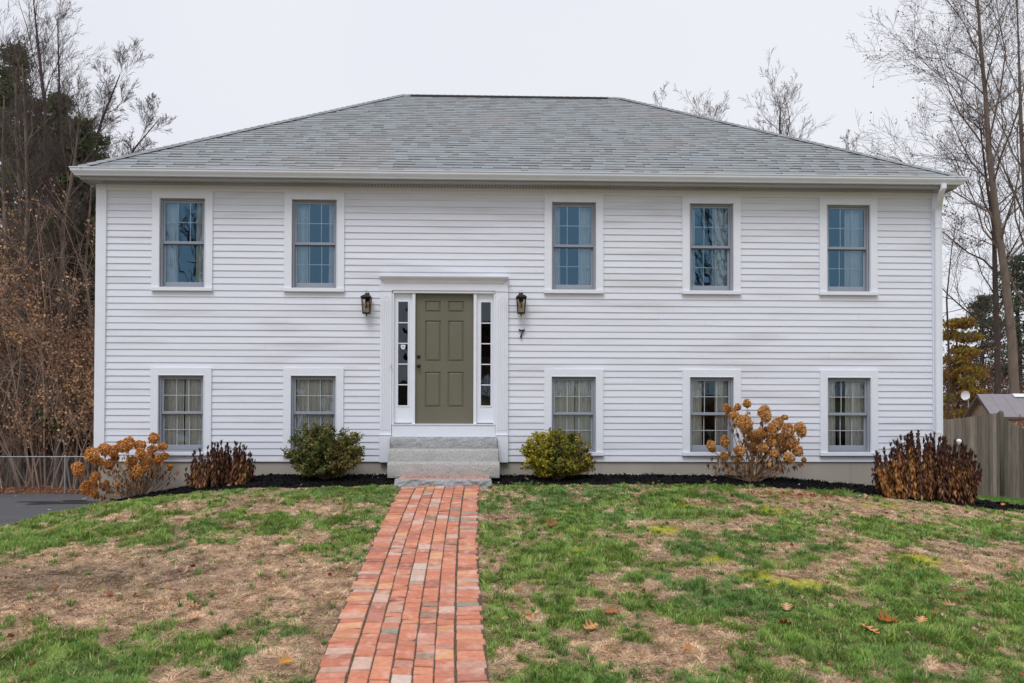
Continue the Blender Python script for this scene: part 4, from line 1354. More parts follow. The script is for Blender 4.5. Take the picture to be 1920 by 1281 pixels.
bush(612, 905, 11.42, 158, 114, 'green_shrub', 'dark green rounded shrub left of the granite steps', 'shrub',
     [(.04, .06, .02), (.09, .12, .035), (.16, .19, .05), (.24, .26, .08), (.10, .08, .03)], 21, .026, 30000, y1)
bush(1045, 899, 11.45, 156, 100, 'yellow_green_shrub', 'yellow green rounded shrub right of the granite steps', 'shrub',
     [(.07, .075, .015), (.16, .18, .03), (.24, .25, .04), (.34, .31, .04), (.15, .13, .03)], 33, .027, 30000, y2)

def hydrangea(heads, basepx, Y, label, seed, extra_leaves=160, green=False):
    random.seed(seed); rs = np.random.default_rng(seed)
    b = P(basepx[0], basepx[1], Y); b.z = float(mulch_z(b.x, Y))
    o = empty('hydrangea', b); tag(o, label, 'hydrangea', 'dried hydrangeas in the flower bed')
    segs = []; leafp = []
    VV, FF_, CC_ = [], [], []; nb = 0
    for hx, hy, r in heads:
        yy = Y+U(-.32, .30)
        c = P(hx, hy, yy)-b
        rad = r*Y/F*(1.10 if green else .90)
        st = Vector((U(-.08, .08), U(-.06, .06), -.03))
        m1 = st.lerp(c, .45)+Vector((U(-.03, .03), U(-.03, .03), -.06*abs(c.x)))
        top = c-Vector((0, 0, rad*.5))
        pts = [st, m1, m1.lerp(top, .5)+Vector((U(-.02, .02), 0, U(-.02, .02))), top]
        for i in range(3): segs.append((pts[i], pts[i+1], .007-.0015*i, .0055-.0015*i))
        # a ball of small four-petalled florets
        nfl = int(240+76000*rad**2)
        dirs = rs.normal(size=(nfl, 3)); dirs /= np.linalg.norm(dirs, axis=1)[:, None]
        lump = 1+.22*(vnoise(dirs[:, 0]*3.5+hx, dirs[:, 1]*3+dirs[:, 2]*3.5+hy)-.5)*2
        rr = rad*(.70+.34*rs.random(nfl)**.5)*lump
        squ = np.array([U(.85, 1.1), 1.0, U(.8, 1.2)])
        pos = np.array(c)+dirs*rr[:, None]*squ
        t = rs.random((nfl, 1))
        dep = (rr/rad)[:, None]
        base = (np.array([.62, .32, .10])*(1-t)+np.array([.80, .50, .21])*t) if green else (np.array([.70, .31, .08])*(1-t)+np.array([.86, .48, .17])*t)
        base = np.where(rs.random((nfl, 1)) < .22, np.array([.34, .13, .04]), base)
        V, Fc, cv = leafcards(nfl, pos, rs.uniform(.016, .030, nfl), base, 0, .2, elong=1.0)
        VV.append(V); FF_.append(Fc+nb); CC_.append(cv); nb += len(V)
        for k in range(7):
            q = pts[2].lerp(top, R()) if R() < .6 else m1.lerp(pts[2], R())
            leafp.append(q)
    head = npmesh('flower_heads', np.concatenate(VV), np.concatenate(FF_), M_PETAL, np.concatenate(CC_), o)
    # side shoots
    for i in range(26):
        a = U(-1, 1); c = Vector((a*.62, U(-.25, .25), U(.15, .5)))
        st = Vector((U(-.08, .08), U(-.06, .06), -.02))
        m1 = st.lerp(c, .5)-Vector((0, 0, .05)); segs += [(st, m1, .005, .004), (m1, c, .004, .002)]
        leafp.append(c); leafp.append(c.lerp(m1, .3))
    V, Fc = seg_tubes(segs, 5); npmesh('stems', V, Fc, M_STEM, None, o)
    # hanging withered leaves
    Vs, Fs, Cs = [], [], []; nb = 0
    for q in leafp:
        for k in range(random.choice((1, 2, 3))):
            a = U(0, 6.28); L = U(.05, .11); wv = L*U(.12, .26)
            d = Vector((math.cos(a)*.4, math.sin(a)*.4, -1)).normalized()
            s = Vector((-math.sin(a), math.cos(a), 0))
            n_ = d.cross(s)*wv*.6
            p0 = q+Vector((U(-.015, .015), U(-.015, .015), 0))
            Vs += [p0, p0+d*L*.45+s*wv+n_, p0+d*L, p0+d*L*.45-s*wv+n_]
            kk = U(.7, 1.3)
            c_ = random.choice([(.26, .12, .05), (.36, .18, .07), (.18, .08, .035), (.42, .24, .10)])
            if green and R() < .06 and q.x < -.2: c_ = (.22, .33, .06)
            Cs += [tuple(v*kk for v in c_)]*4; Fs.append((nb, nb+1, nb+2, nb+3)); nb += 4
    npmesh('leaves', [tuple(v) for v in Vs], Fs, M_LEAF, np.array(Cs), o)
    return o
HL = [(146, 880, 12.5), (172, 853, 12), (185, 866, 9), (163, 915, 13), (180, 895, 10), (172, 930, 9) and (176, 925, 9), (196, 843, 11), (212, 846, 11), (228, 838, 12), (240, 832, 12), (205, 870, 10), (262, 835, 11), (263, 850, 9), (250, 863, 8),
      (288, 822, 11), (286, 842, 9), (305, 838, 9), (308, 855, 8), (275, 858, 12), (258, 884, 11), (272, 876, 10), (243, 868, 8), (318, 876, 7), (296, 862, 9), (220, 908, 5), (242, 908, 5), (200, 905, 5), (190, 912, 5), (216, 858, 9)]
hydrangea(HL, (262, 932), 11.55, 'dried hydrangea with orange brown heads at the left house corner', 5)
HRt = [(1401, 757, 7), (1363, 765, 7), (1383, 764, 6), (1370, 774, 9), (1376, 779, 8), (1394, 792, 12), (1400, 802, 10), (1432, 774, 9), (1436, 782, 8), (1434, 768, 7), (1471, 783, 5), (1458, 793, 10), (1478, 806, 10), (1500, 802, 10), (1503, 810, 8),
       (1412, 819, 11), (1420, 822, 10), (1442, 811, 12), (1450, 802, 10), (1446, 830, 9), (1478, 828, 12), (1488, 838, 10), (1496, 846, 8), (1333, 836, 8), (1336, 842, 5), (1360, 828, 9), (1386, 845, 9), (1357, 856, 8), (1382, 866, 5), (1406, 874, 4), (1427, 812, 8), (1462, 822, 8), (1507, 862, 4), (1466, 840, 9), (1430, 840, 8), (1410, 838, 8), (1450, 850, 8), (1478, 858, 7)]
hydrangea(HRt, (1408, 906), 11.35, 'tall dried hydrangea with round tan heads under the fourth window', 9, green=True)

def withered(x0px, x1px, ybpx, topfn, Y, label, seed, nst, dark=.5):
    random.seed(seed)
    b = P((x0px+x1px)/2, ybpx, Y); b.z = float(mulch_z(b.x, Y))
    o = empty('withered_perennial', b); tag(o, label, 'perennial', 'withered perennial clumps in the flower bed')
    Vs, Fs, Cs = [], [], []; nb = 0; segs = []
    for i in range(nst):
        px = U(x0px, x1px); yy = Y+U(-.32, .3)
        t = P(px, topfn(px)+abs(random.gauss(0, 16))-8+16*float(vnoise(px*.09+seed, .5))*(1 if nst > 100 else .4), yy)-b
        gx_, gy_ = (t.x)*.72, yy-Y
        st = Vector((gx_, gy_*.7, float(mulch_z(b.x+gx_, Y+gy_*.7))-b.z-.02))
        m1 = st.lerp(t, .5)+Vector((U(-.02, .02), U(-.02, .02), 0))
        segs += [(st, m1, .005, .004), (m1, t, .004, .002)]
        Lh = (t-st).length
        tone = R(); dark_ = float(vnoise(px*.035+seed, 3.7)) < .5
        for k in range(int(78*Lh/.5)+14):
            f_ = U(.05, 1.0)**.8
            p0 = st.lerp(m1, f_*2) if f_ < .5 else m1.lerp(t, f_*2-1)
            a = U(0, 6.28); L = U(.05, .125)*(1.15-.55*f_); wv = L*U(.10, .22)
            out = U(.08, .6)
            d = Vector((math.cos(a)*out, math.sin(a)*out, -1 if f_ < .93 else 1)).normalized()
            s = Vector((-math.sin(a), math.cos(a), U(-.3, .3))).normalized(); n_ = d.cross(s)*wv*U(.3, .9)
            p0 = p0+Vector((math.cos(a), math.sin(a), 0))*(.022*(1.15-f_))
            tw = U(-.012, .012)
            Vs += [p0, p0+d*L*.4+s*wv+n_, p0+d*L+Vector((tw, tw, 0)), p0+d*L*.45-s*wv+n_]
            kk = U(.7, 1.3)
            if f_ > .8 or R() < (.62 if dark_ else .18): c_ = random.choice([(.055, .022, .018), (.085, .035, .025), (.12, .045, .03)])
            else: c_ = random.choice([(.20, .085, .035), (.30, .14, .055), (.13, .055, .03), (.38, .21, .10), (.24, .10, .03)])
            if tone > .8 and f_ < .85 and not dark_: c_ = random.choice([(.42, .20, .07), (.36, .16, .05)])
            if R() < .012: c_ = (.25, .27, .06)
            Cs += [tuple(v*kk for v in c_)]*4; Fs.append((nb, nb+1, nb+2, nb+3)); nb += 4
    V, Fc = seg_tubes(segs, 4); npmesh('stems', V, Fc, M_STEMD, None, o)
    npmesh('leaves', [tuple(v) for v in Vs], Fs, M_LEAF, np.array(Cs), o)
    return o
def top1(px): return np.interp(px, [345, 352, 365, 385, 398, 412, 428, 446, 460, 472, 484], [880, 868, 850, 842, 838, 834, 838, 834, 842, 858, 885])
withered(347, 481, 918, top1, 11.35, 'low dark withered perennial clump below the first window from the left', 3, 62)
def top2(px): return np.interp(px, [1632, 1645, 1660, 1678, 1692, 1710, 1728, 1745, 1765, 1785, 1800, 1815, 1828, 1842], [868, 848, 838, 822, 815, 818, 812, 818, 816, 826, 826, 834, 846, 880])
withered(1634, 1841, 936, top2, 10.95, 'wide dark brown withered perennial clump at the right house corner', 4, 125)
# big drooping green leaves low in the right clump
def strap_leaves(o, lst, Y):
    Vs, Fs, Cs = [], [], []; nb = 0
    for px, py, L, a, col in lst:
        p = P(px, py, Y-.36)-Vector(o.location); d = Vector((math.cos(a), 0, math.sin(a))); s = Vector((-math.sin(a), -.3, math.cos(a)))
        pr = [(0, .15), (.25, .8), (.5, 1), (.75, .8), (1, .05)]
        for i, (t, w_) in enumerate(pr):
            c = p+d*L*t-Vector((0, .02*math.sin(t*3.1), .25*L*t*t))
            Vs += [c-s*w_*L*.16, c+s*w_*L*.16]; Cs += [col, col]
            if i: Fs.append((nb-2, nb-1, nb+1, nb))
            nb += 2
    npmesh('green_leaves', [tuple(v) for v in Vs], Fs, M_LEAF, np.array(Cs), o)
# stake ornament
mb = MB()
Yk = 10.78; pk = P(1798, 829, Yk); zb = float(mulch_z(pk.x, Yk))
ORN = empty('garden_ornament', (pk.x, Yk, zb)); tag(ORN, 'small white rounded ornament on a thin stake in the withered clump', 'garden ornament')
hk = pk.z-zb
mb.tube([(0, 0, -.02), (0, 0, hk-.03)], .0025, 6); mb.build('stake', M_GALV, ORN)
mb = MB(); mb.lathe([(.0, hk-.045), (.012, hk-.04), (.02, hk-.02), (.034, hk), (.036, hk+.018), (.028, hk+.034), (.012, hk+.044), (0, hk+.046)], 0, 0, 14); mb.build('globe', M_STICK, ORN, True)

# ================================================================== TREES
def grow(trunk, levels, seed, spread=.9, first=.3, nch=(12, 7, 6, 5), lr=(.42, .5, .5, .5), up=.35, rad_min=.005, wob=.10, droop=0):
    """trunk: list of (Vector, radius). Returns segments per level and twig tips"""
    random.seed(seed)
    S = [[] for _ in range(levels+1)]
    tips = []
    pts = trunk
    for i in range(len(pts)-1): S[0].append((pts[i][0], pts[i+1][0], pts[i][1], pts[i+1][1]))
    total = sum((pts[i+1][0]-pts[i][0]).length for i in range(len(pts)-1))
    def along(t):
        d = t*total
        for i in range(len(pts)-1):
            l = (pts[i+1][0]-pts[i][0]).length
            if d <= l or i == len(pts)-2:
                f_ = min(1, d/l); return pts[i][0].lerp(pts[i+1][0], f_), pts[i][1]*(1-f_)+pts[i+1][1]*f_, (pts[i+1][0]-pts[i][0]).normalized()
            d -= l
    def branch(p, d, L, r, lv):
        n = (5, 4, 3, 2)[min(lv-1, 3)]
        cur = Vector(p); dd = Vector(d); nodes = [(cur.copy(), r)]
        for i in range(n):
            dd = (dd+Vector((random.gauss(0, 1), random.gauss(0, 1), random.gauss(0, 1)))*wob+Vector((0, 0, up*.25-droop*.2))).normalized()
            nx_ = cur+dd*(L/n); r2 = max(rad_min, r*(1-(i+1)/n*.72))
            S[min(lv, levels)].append((cur.copy(), nx_.copy(), nodes[-1][1], r2))
            cur = nx_; nodes.append((cur.copy(), r2))
        if lv >= levels:
            tips.append((nodes[-2][0], nodes[-1][0])); return
        k = nch[min(lv, len(nch)-1)]
        for c in range(k):
            t = .22+.78*(c+R())/k
            idx_ = min(n-1, int(t*n)); f_ = t*n-idx_
            if idx_ >= n: idx_, f_ = n-1, 1
            a, b = nodes[idx_], nodes[idx_+1]
            q = a[0].lerp(b[0], min(1, f_)); rr = a[1]
            ax_ = (b[0]-a[0]).normalized()
            side = ax_.cross(Vector((random.gauss(0, 1), random.gauss(0, 1), random.gauss(0, 1)))).normalized()
            an = U(.45, .95)*spread
            nd = (ax_*math.cos(an)+side*math.sin(an)).normalized()
            branch(q, nd, L*lr[min(lv, len(lr)-1)]*U(.65, 1.2)*(1.15-.4*t), max(rad_min, rr*.55), lv+1)
    k = nch[0]
    for c in range(k):
        t = first+(1-first)*(c+R()*.8)/k
        q, rr, ax_ = along(min(1, t))
        a = c*2.4+U(-.5, .5)
        side = Vector((math.cos(a), math.sin(a), 0)); side = (side-ax_*side.dot(ax_)).normalized()
        an = U(.5, .95)*spread*(1.1-.35*t)
        nd = (ax_*math.cos(an)+side*math.sin(an)).normalized()
        branch(q, nd, total*lr[0]*U(.7, 1.15)*(1.25-.75*t), rr*U(.24, .42), 1)
    return S, tips

def tree_obj(name, base, S, label, cat, group, bark, twig, leaves=None, tips=None):
    o = empty(name, base); tag(o, label, cat, group)
    b = Vector(base)
    V, Fc = seg_tubes([(a-b, c-b, r_, s_) for a, c, r_, s_ in S[0]+S[1]], 7)
    npmesh('trunk', V, Fc, bark, None, o, True)
    tw = [s for L in S[2:] for s in L]
    V, Fc = seg_tubes([(a-b, c-b, r_, s_) for a, c, r_, s_ in tw], 3)
    npmesh('crown', V, Fc, twig, None, o)
    if leaves:
        num, size, pal = leaves
        T = np.array([tuple(t[1]-b) for t in tips]); k = rng.integers(0, len(T), num)
        pos = T[k]+rng.normal(0, .10, (num, 3)); pal = np.array(pal)
        V, Fc, cv = leafcards(num, pos, rng.uniform(size*.6, size*1.3, num), pal[rng.integers(0, len(pal), num)], 0, .3, elong=1.1)
        npmesh('leaves', V, Fc, M_LEAF, cv, o)
    return o

def trunk_px(lst, Y, gbase=True):
    out = []
    for i, (px, py, r) in enumerate(lst):
        p = P(px, py, Y); out.append((p, r))
    p = out[0][0]; g = float(gz(p.x, p.y))
    out[0] = (Vector((p.x, p.y, g-.1)), out[0][1])
    return out

# --- right side: the tall leaning tree with a few dry leaves
Yt = 34
tr = trunk_px([(1908, 760, .23), (1898, 640, .20), (1885, 520, .17), (1868, 400, .145), (1855, 290, .12), (1848, 180, .095), (1838, 75, .07), (1830, -60, .04), (1822, -160, .02)], Yt)
S, tips = grow(tr, 4, 101, .95, .36, (30, 9, 7, 5), (.27, .52, .5, .5), .30, .005, .15)
tree_obj('bare_tree', tr[0][0], S, 'tall leaning bare tree with a few dry leaves, tallest right of the house', 'tree', 'trees on the right', M_BARK, M_TWIG, (2600, .075, [(.20, .09, .05), (.13, .07, .04), (.28, .13, .06)]), tips)
tr = trunk_px([(1872, 750, .16), (1870, 640, .14), (1866, 520, .12), (1864, 430, .09), (1850, 340, .06), (1838, 240, .03)], 36)
S, tips = grow(tr, 4, 102, 1.0, .35, (18, 8, 6, 4), (.30, .55, .5, .5), .22, .005, .17)
tree_obj('bare_tree', tr[0][0], S, 'slimmer bare trunk standing just left of the tallest leaning tree', 'tree', 'trees on the right', M_BARKD, M_TWIG)
tr = trunk_px([(1945, 750, .22), (1938, 560, .2), (1925, 400, .15), (1915, 250, .1), (1910, 90, .05), (1905, -40, .03)], 40)
S, tips = grow(tr, 4, 103, .9, .25, (14, 6, 5, 4), (.28, .5, .5, .5), .4, .006, .12)
tree_obj('bare_tree', tr[0][0], S, 'bare tree at the right edge behind the shed', 'tree', 'trees on the right', M_BARK, M_TWIG)
tr = trunk_px([(1776, 760, .07), (1779, 660, .055), (1775, 560, .04), (1784, 470, .022), (1796, 400, .008)], 38)
S, tips = grow(tr, 4, 104, 1.0, .2, (10, 6, 5, 4), (.34, .55, .5, .5), .2, .006, .15)
tree_obj('bare_tree', tr[0][0], S, 'small twiggy tree right against the house corner', 'tree', 'trees on the right', M_BARKD, M_TWIG, (500, .09, [(.25, .10, .05), (.35, .18, .06)]), tips)
# --- behind the roof
for (pts_, Y, sd_, lab, n0) in (([(1345, 700, .18), (1342, 400, .13), (1338, 300, .09), (1330, 262, .05), (1328, 235, .02)], 42, 111, 'bare tree top left of two rising behind the right roof slope', 12),
                          ([(1475, 700, .19), (1472, 400, .14), (1466, 290, .10), (1462, 240, .05), (1464, 200, .02)], 42, 112, 'bare tree top right of two rising behind the right roof slope', 13),
                          ([(1600, 700, .1), (1596, 400, .07), (1592, 320, .03), (1590, 262, .01)], 45, 113, 'thin twig top showing over the right end of the roof', 8),
                          ([(1240, 700, .1), (1242, 300, .06), (1240, 230, .03), (1240, 192, .01)], 45, 114, 'small twig tip just over the right end of the ridge', 6)):
    tr = trunk_px(pts_, Y)
    S, tips = grow(tr, 4, sd_, .95, .62, (n0+8, 6, 5, 4), (.24 if n0 > 10 else .10, .5, .5, .5), .55, .0055, .13)
    tree_obj('bare_tree', tr[0][0], S, lab, 'tree', 'trees behind the house', M_BARKD, M_TWIG)
# --- left side
for (pts_, Y, sd_, lab, nc, lr0, sp, bark) in (
        ([(95, 900, .17), (92, 600, .14), (88, 350, .11), (84, 200, .08), (72, 90, .06), (62, -5, .02)], 36, 121, 'tallest bare tree of the left woods, its top near the photo edge', (20, 7, 6, 5), .24, .75, M_BARKD),
        ([(60, 900, .13), (50, 600, .11), (40, 400, .085), (30, 250, .06), (30, 130, .03)], 34, 122, 'grey bare tree at the far left among the pines', (16, 7, 6, 4), .26, .9, M_BARK),
        ([(120, 900, .16), (128, 600, .13), (140, 420, .10), (160, 320, .07), (195, 215, .045), (225, 140, .02)], 31, 123, 'bare tree leaning right above the left eave corner', (28, 9, 7, 5), .17, .85, M_BARKD),
        ([(165, 900, .14), (172, 600, .12), (180, 420, .09), (212, 345, .06), (255, 275, .035), (300, 222, .01)], 33, 124, 'low bare tree arching right towards the roof', (26, 9, 7, 5), .15, .9, M_BARKD),
        ([(35, 900, .12), (45, 600, .10), (52, 380, .08), (48, 240, .05), (42, 120, .02)], 29, 128, 'pale slender bare tree in front of the dark left pines', (26, 9, 6, 4), .2, .9, M_BARK),
        ([(108, 900, .11), (112, 600, .09), (120, 420, .07), (140, 300, .05), (150, 210, .02)], 28.7, 129, 'short densely twigged bare tree in front of the shorter pine', (28, 9, 6, 4), .2, 1.0, M_BARK),
        ([(140, 900, .15), (135, 600, .13), (125, 380, .1), (112, 200, .06), (108, 35, .02)], 38, 125, 'slim bare tree just right of the tallest one', (15, 7, 6, 4), .2, .7, M_BARKD),
        ([(15, 900, .14), (22, 640, .11), (10, 420, .085), (5, 300, .05), (8, 180, .03)], 30, 126, 'thick bare tree at the left photo edge', (16, 7, 6, 4), .28, 1.0, M_BARK),
        ([(178, 900, .08), (174, 640, .065), (160, 500, .05), (168, 400, .04), (172, 340, .02)], 29, 127, 'crooked bare tree directly beside the left house corner', (14, 7, 6, 4), .34, 1.1, M_BARK)):
    tr = trunk_px(pts_, Y)
    S, tips = grow(tr, 4, sd_, sp, .28, nc, (lr0, .5, .5, .5), .32, .0045, .12)
    tree_obj('bare_tree', tr[0][0], S, lab, 'tree', 'bare trees of the left woods', bark, M_TWIG)

def pine(base, h, w_, seed, label, group, pal, dens=1.0, name='pine_tree', bare=.15):
    rs = np.random.default_rng(seed); random.seed(seed)
    o = empty(name, base); tag(o, label, 'tree', group)
    segs = [(Vector((0, 0, -.1)), Vector((U(-.2, .2), 0, h*.5)), .022*h*.9, .014*h), (Vector((0, 0, h*.5)), Vector((U(-.2, .2), U(-.2, .2), h)), .014*h, .01)]
    segs[1] = (segs[0][1], segs[1][1], segs[1][2], segs[1][3])
    V, Fc = seg_tubes(segs, 8); npmesh('trunk', V, Fc, M_BARKD, None, o, True)
    bs = []; cl_ = []
    nl = int(h*2.6)
    for i in range(nl):
        t = bare+(1-bare)*(i+R())/nl
        z = h*t; L0 = w_*(1-t)**.75*U(.6, 1.15)+.25
        for k in range(random.choice((2, 3, 4))):
            a = U(0, 6.28); L = L0*U(.7, 1.1)
            p = Vector((0, 0, z)); d = Vector((math.cos(a), math.sin(a), U(.0, .35)))
            prev = p
            for s in range(4):
                q = p+d*L*(s+1)/4-Vector((0, 0, .10*L*((s+1)/4)**2))
                bs.append((prev, q, .03*(1-s/4.5)*h/12, .03*(1-(s+1)/4.5)*h/12+.004)); prev = q
                if s >= 1:
                    for m_ in range(3): cl_.append((q+Vector((random.gauss(0, .25), random.gauss(0, .25), random.gauss(0, .17)))*min(1.3, L/2), R()))
    V, Fc = seg_tubes(bs, 3); npmesh('branches', V, Fc, M_BARKD, None, o)
    n = int(30*dens); cc_ = np.array([tuple(c[0]) for c in cl_]); tt = np.array([c[1] for c in cl_])
    k = np.repeat(np.arange(len(cc_)), n); N = len(k)
    pos = cc_[k]+rs.normal(0, 1, (N, 3))*np.array([.20, .20, .10])*(w_/2.5)**.5
    pal = np.array(pal); ci = np.clip(((tt[k]*.7+rs.random(N)*.3)*len(pal)).astype(int), 0, len(pal)-1)
    V, Fc, cv = leafcards(N, pos, rs.uniform(.06, .12, N), pal[ci], 0, .25, elong=2.2)
    sh = (V.reshape(-1, 4, 3)); c = sh.mean(1, keepdims=True)
    npmesh('crown', V, Fc, M_LEAF, cv, o)
    return o
PG = [(.045, .065, .035), (.07, .10, .04), (.11, .15, .05), (.17, .21, .075)]
def pb(px, Y): p = P(px, 760, Y); return (p.x, p.y, float(gz(p.x, p.y)))
pine(pb(18, 42), (760-95)*42/1400+3.2, 3.4, 201, 'dark green pine at the far left of the woods', 'pines of the left woods', PG, .7)
pine(pb(105, 40), (760-190)*40/1400+3.2, 2.9, 202, 'dark green pine behind the tallest bare tree', 'pines of the left woods', PG, .7)
pine(pb(158, 30.5), (760-225)*30.5/1400+3.0, 2.2, 203, 'shorter dark pine closest to the left eave corner', 'pines of the left woods', PG, .65)
pine(pb(60, 38), (760-200)*38/1400+3.2, 3.0, 207, 'dark pine standing between the taller left pines', 'pines of the left woods', PG, .65)
PR = [(.05, .075, .05), (.075, .10, .06), (.11, .14, .08)]
pine(pb(1912, 48), (760-480)*48/1400+3.2, 4.2, 204, 'dark evergreen at the right edge behind the leaning tree', 'evergreens on the right', PR, .5)
pine(pb(1842, 52), (760-555)*52/1400+3.2, 3.2, 205, 'thin layered evergreen between the golden tree and the tall trunks', 'evergreens on the right', PR, .45)
pine(pb(1800, 40), (760-590)*40/1400+3.0, 1.9, 206, 'golden yellow conifer behind the shed right of the house', 'trees on the right', [(.42, .25, .04), (.55, .33, .05), (.44, .36, .06), (.30, .27, .07)], 1.3, 'golden_conifer', .05)

# ------------------------------------------------------------------ thickets (nobody could count the stems)
def thicket(name, label, x0, x1, y0, y1, hfn, nst, nlf, seed, pal, lpal, leafz=(0, 1), lsize=.10):
    rs = np.random.default_rng(seed)
    X = rs.uniform(x0, x1, nst); Y = rs.uniform(y0, y1, nst); h = hfn(X, Y, rs)
    segs = []; cols = []; tips = []
    pal = np.array(pal)
    for i in range(nst):
        p = np.array([X[i], Y[i], float(gz(X[i], Y[i]))-.05]); a = rs.random()*6.28; ln = rs.uniform(.05, .5)
        d = np.array([math.cos(a)*ln, math.sin(a)*ln, 1.]); d /= np.linalg.norm(d)
        n = 5; r = rs.uniform(.008, .028)*(h[i]/4)**.7; c = pal[rs.integers(len(pal))]*rs.uniform(.7, 1.3)
        side0 = None
        for s in range(n):
            d = d+rs.normal(0, .13, 3); d /= np.linalg.norm(d); q = p+d*h[i]/n
            segs.append((p, q, r*(1-s/n*.8), r*(1-(s+1)/n*.8)+.003)); cols.append(c)
            if s >= 1:
                for m_ in range(3):
                    dd = d+rs.normal(0, .7, 3); dd /= np.linalg.norm(dd); L = h[i]*rs.uniform(.08, .22)
                    e = q+dd*L; segs.append((q, e, .006, .004)); cols.append(c); tips.append(e)
                    for m2 in range(2):
                        d3 = dd+rs.normal(0, .6, 3); d3 /= np.linalg.norm(d3); mm = q+(e-q)*rs.uniform(.3, 1); e2 = mm+d3*L*.6
                        segs.append((mm, e2, .0045, .003)); cols.append(c); tips.append(e2)
            p = q
    V, Fc = seg_tubes(segs, 3)
    o = npmesh(name, V, Fc, M_TWIGB, np.repeat(np.array(cols), 6, 0)); tag(o, label, 'thicket', kind='stuff')
    if nlf:
        T = np.array(tips); gzT = gz(T[:, 0], T[:, 1]); rel = (T[:, 2]-gzT)
        wgt = vnoise(T[:, 0]*.6+3, rel*.7+T[:, 1]*.3); ok = np.where(rel < 2.5, wgt > .3, wgt > .42); T = T[ok]
        k = rs.integers(0, len(T), nlf); pos = T[k]+rs.normal(0, .13, (nlf, 3)); lp = np.array(lpal)
        ci = np.clip((vnoise(pos[:, 0]*.5, pos[:, 2]*.5+9)*.9*len(lp)+rs.normal(0, .5, nlf)).astype(int), 0, len(lp)-1)
        V, Fc, cv = leafcards(nlf, pos, rs.uniform(lsize*.5, lsize*1.2, nlf), lp[ci], 0, .3, elong=1.2)
        o2 = npmesh('thicket_leaves', V, Fc, M_LEAF, cv); tag(o2, 'dry brown leaves hanging in '+label.split(',')[0], 'leaves', kind='stuff')
def hL(X, Y, rs): return rs.uniform(4.5, 10.5, len(X))*(.75+.5*vnoise(X*.4, Y*.4))*np.clip((-X-8)/7, .35, 1)
thicket('brush_thicket', 'tangled brown brush, left of the house', -27, -9, 27.6, 36, hL, 1250, 190000, 301,
        [(.36, .25, .195), (.26, .18, .14), (.44, .32, .25), (.34, .27, .23)],
        [(.38, .21, .125), (.52, .31, .17), (.62, .40, .22), (.32, .16, .105), (.68, .45, .25)], lsize=.085)
def hLt(X, Y, rs): return rs.uniform(7, 13, len(X))
thicket('brush_thicket', 'distant bare wood behind the brush, left', -40, -8, 38, 50, hLt, 620, 0, 302, [(.21, .16, .145), (.17, .13, .12)], [], lsize=.1)
def hR(X, Y, rs): return rs.uniform(3.0, 6.0, len(X))
thicket('brush_thicket', 'low reddish brush beyond the fence, right of the house', 8, 42, 37, 47, hR, 620, 26000, 303,
        [(.15, .095, .08), (.19, .12, .10), (.12, .08, .07)], [(.20, .07, .05), (.27, .11, .07), (.30, .17, .10), (.16, .06, .05), (.24, .16, .06)], lsize=.11)
def hB(X, Y, rs): return rs.uniform(6.5, 8.5, len(X))  # treeline added out of view so the lower panes reflect something dark
thicket('added_treeline', 'unseen wooded rise added behind the camera, dimming the lower window reflections', -75, 75, -66, -58, hB, 900, 60000, 304,
        [(.09, .065, .055), (.12, .08, .07)], [(.10, .07, .04), (.15, .09, .05), (.05, .07, .03)], lsize=.9)
# two street trees behind the camera (seen in the upper panes)
for (x, y, sd_, lab) in ((13.5, -16, 401, 'bare street tree reflected in the right upper windows'), (-16.5, -20, 402, 'bare street tree reflected in the left upper windows')):
    b = Vector((x, y, float(gz(x, y))))
    tr = [(b, .22), (b+Vector((.3, 0, 3)), .18), (b+Vector((.1, .2, 8)), .14), (b+Vector((.6, 0, 15)), .03)]
    S, tips = grow(tr, 3, sd_, .9, .25, (18, 6, 5), (.38, .5, .5), .3, .018, .13)
    tree_obj('bare_tree', b, S, lab, 'tree', 'street trees behind the camera', M_BARKD, M_TWIG)

# leaf litter on the ground under the woods
n = 16000
X = rng.uniform(-27, -8, n); Y = 26.1+rng.exponential(1.6, n)
V, Fc, cv = leafcards(n, np.stack([X, Y, gz(X, Y)+.03+rng.random(n)*.06], 1), rng.uniform(.05, .12, n), np.array([(.36, .17, .08), (.28, .12, .06), (.42, .23, .12), (.20, .09, .05)])[rng.integers(0, 4, n)], .4, elong=1.1)
o = npmesh('leaf_litter', V, Fc, M_LEAF, cv); tag(o, 'orange brown fallen leaves along the chain link fence', 'leaf litter', kind='stuff')
# leaves on the driveway
n = 60
X = rng.uniform(-16, -6.6, n); Y = rng.uniform(12, 25, n)
V, Fc, cv = leafcards(n, np.stack([X, Y, zdrive(Y)+.02], 1), rng.uniform(.04, .1, n), np.array([(.42, .22, .10), (.55, .45, .35), (.35, .15, .08)])[rng.integers(0, 3, n)], .8, elong=1.1)
o = npmesh('leaf_litter', V, Fc, M_LEAF, cv); tag(o, 'few stray leaves on the asphalt driveway', 'leaf litter', kind='stuff')

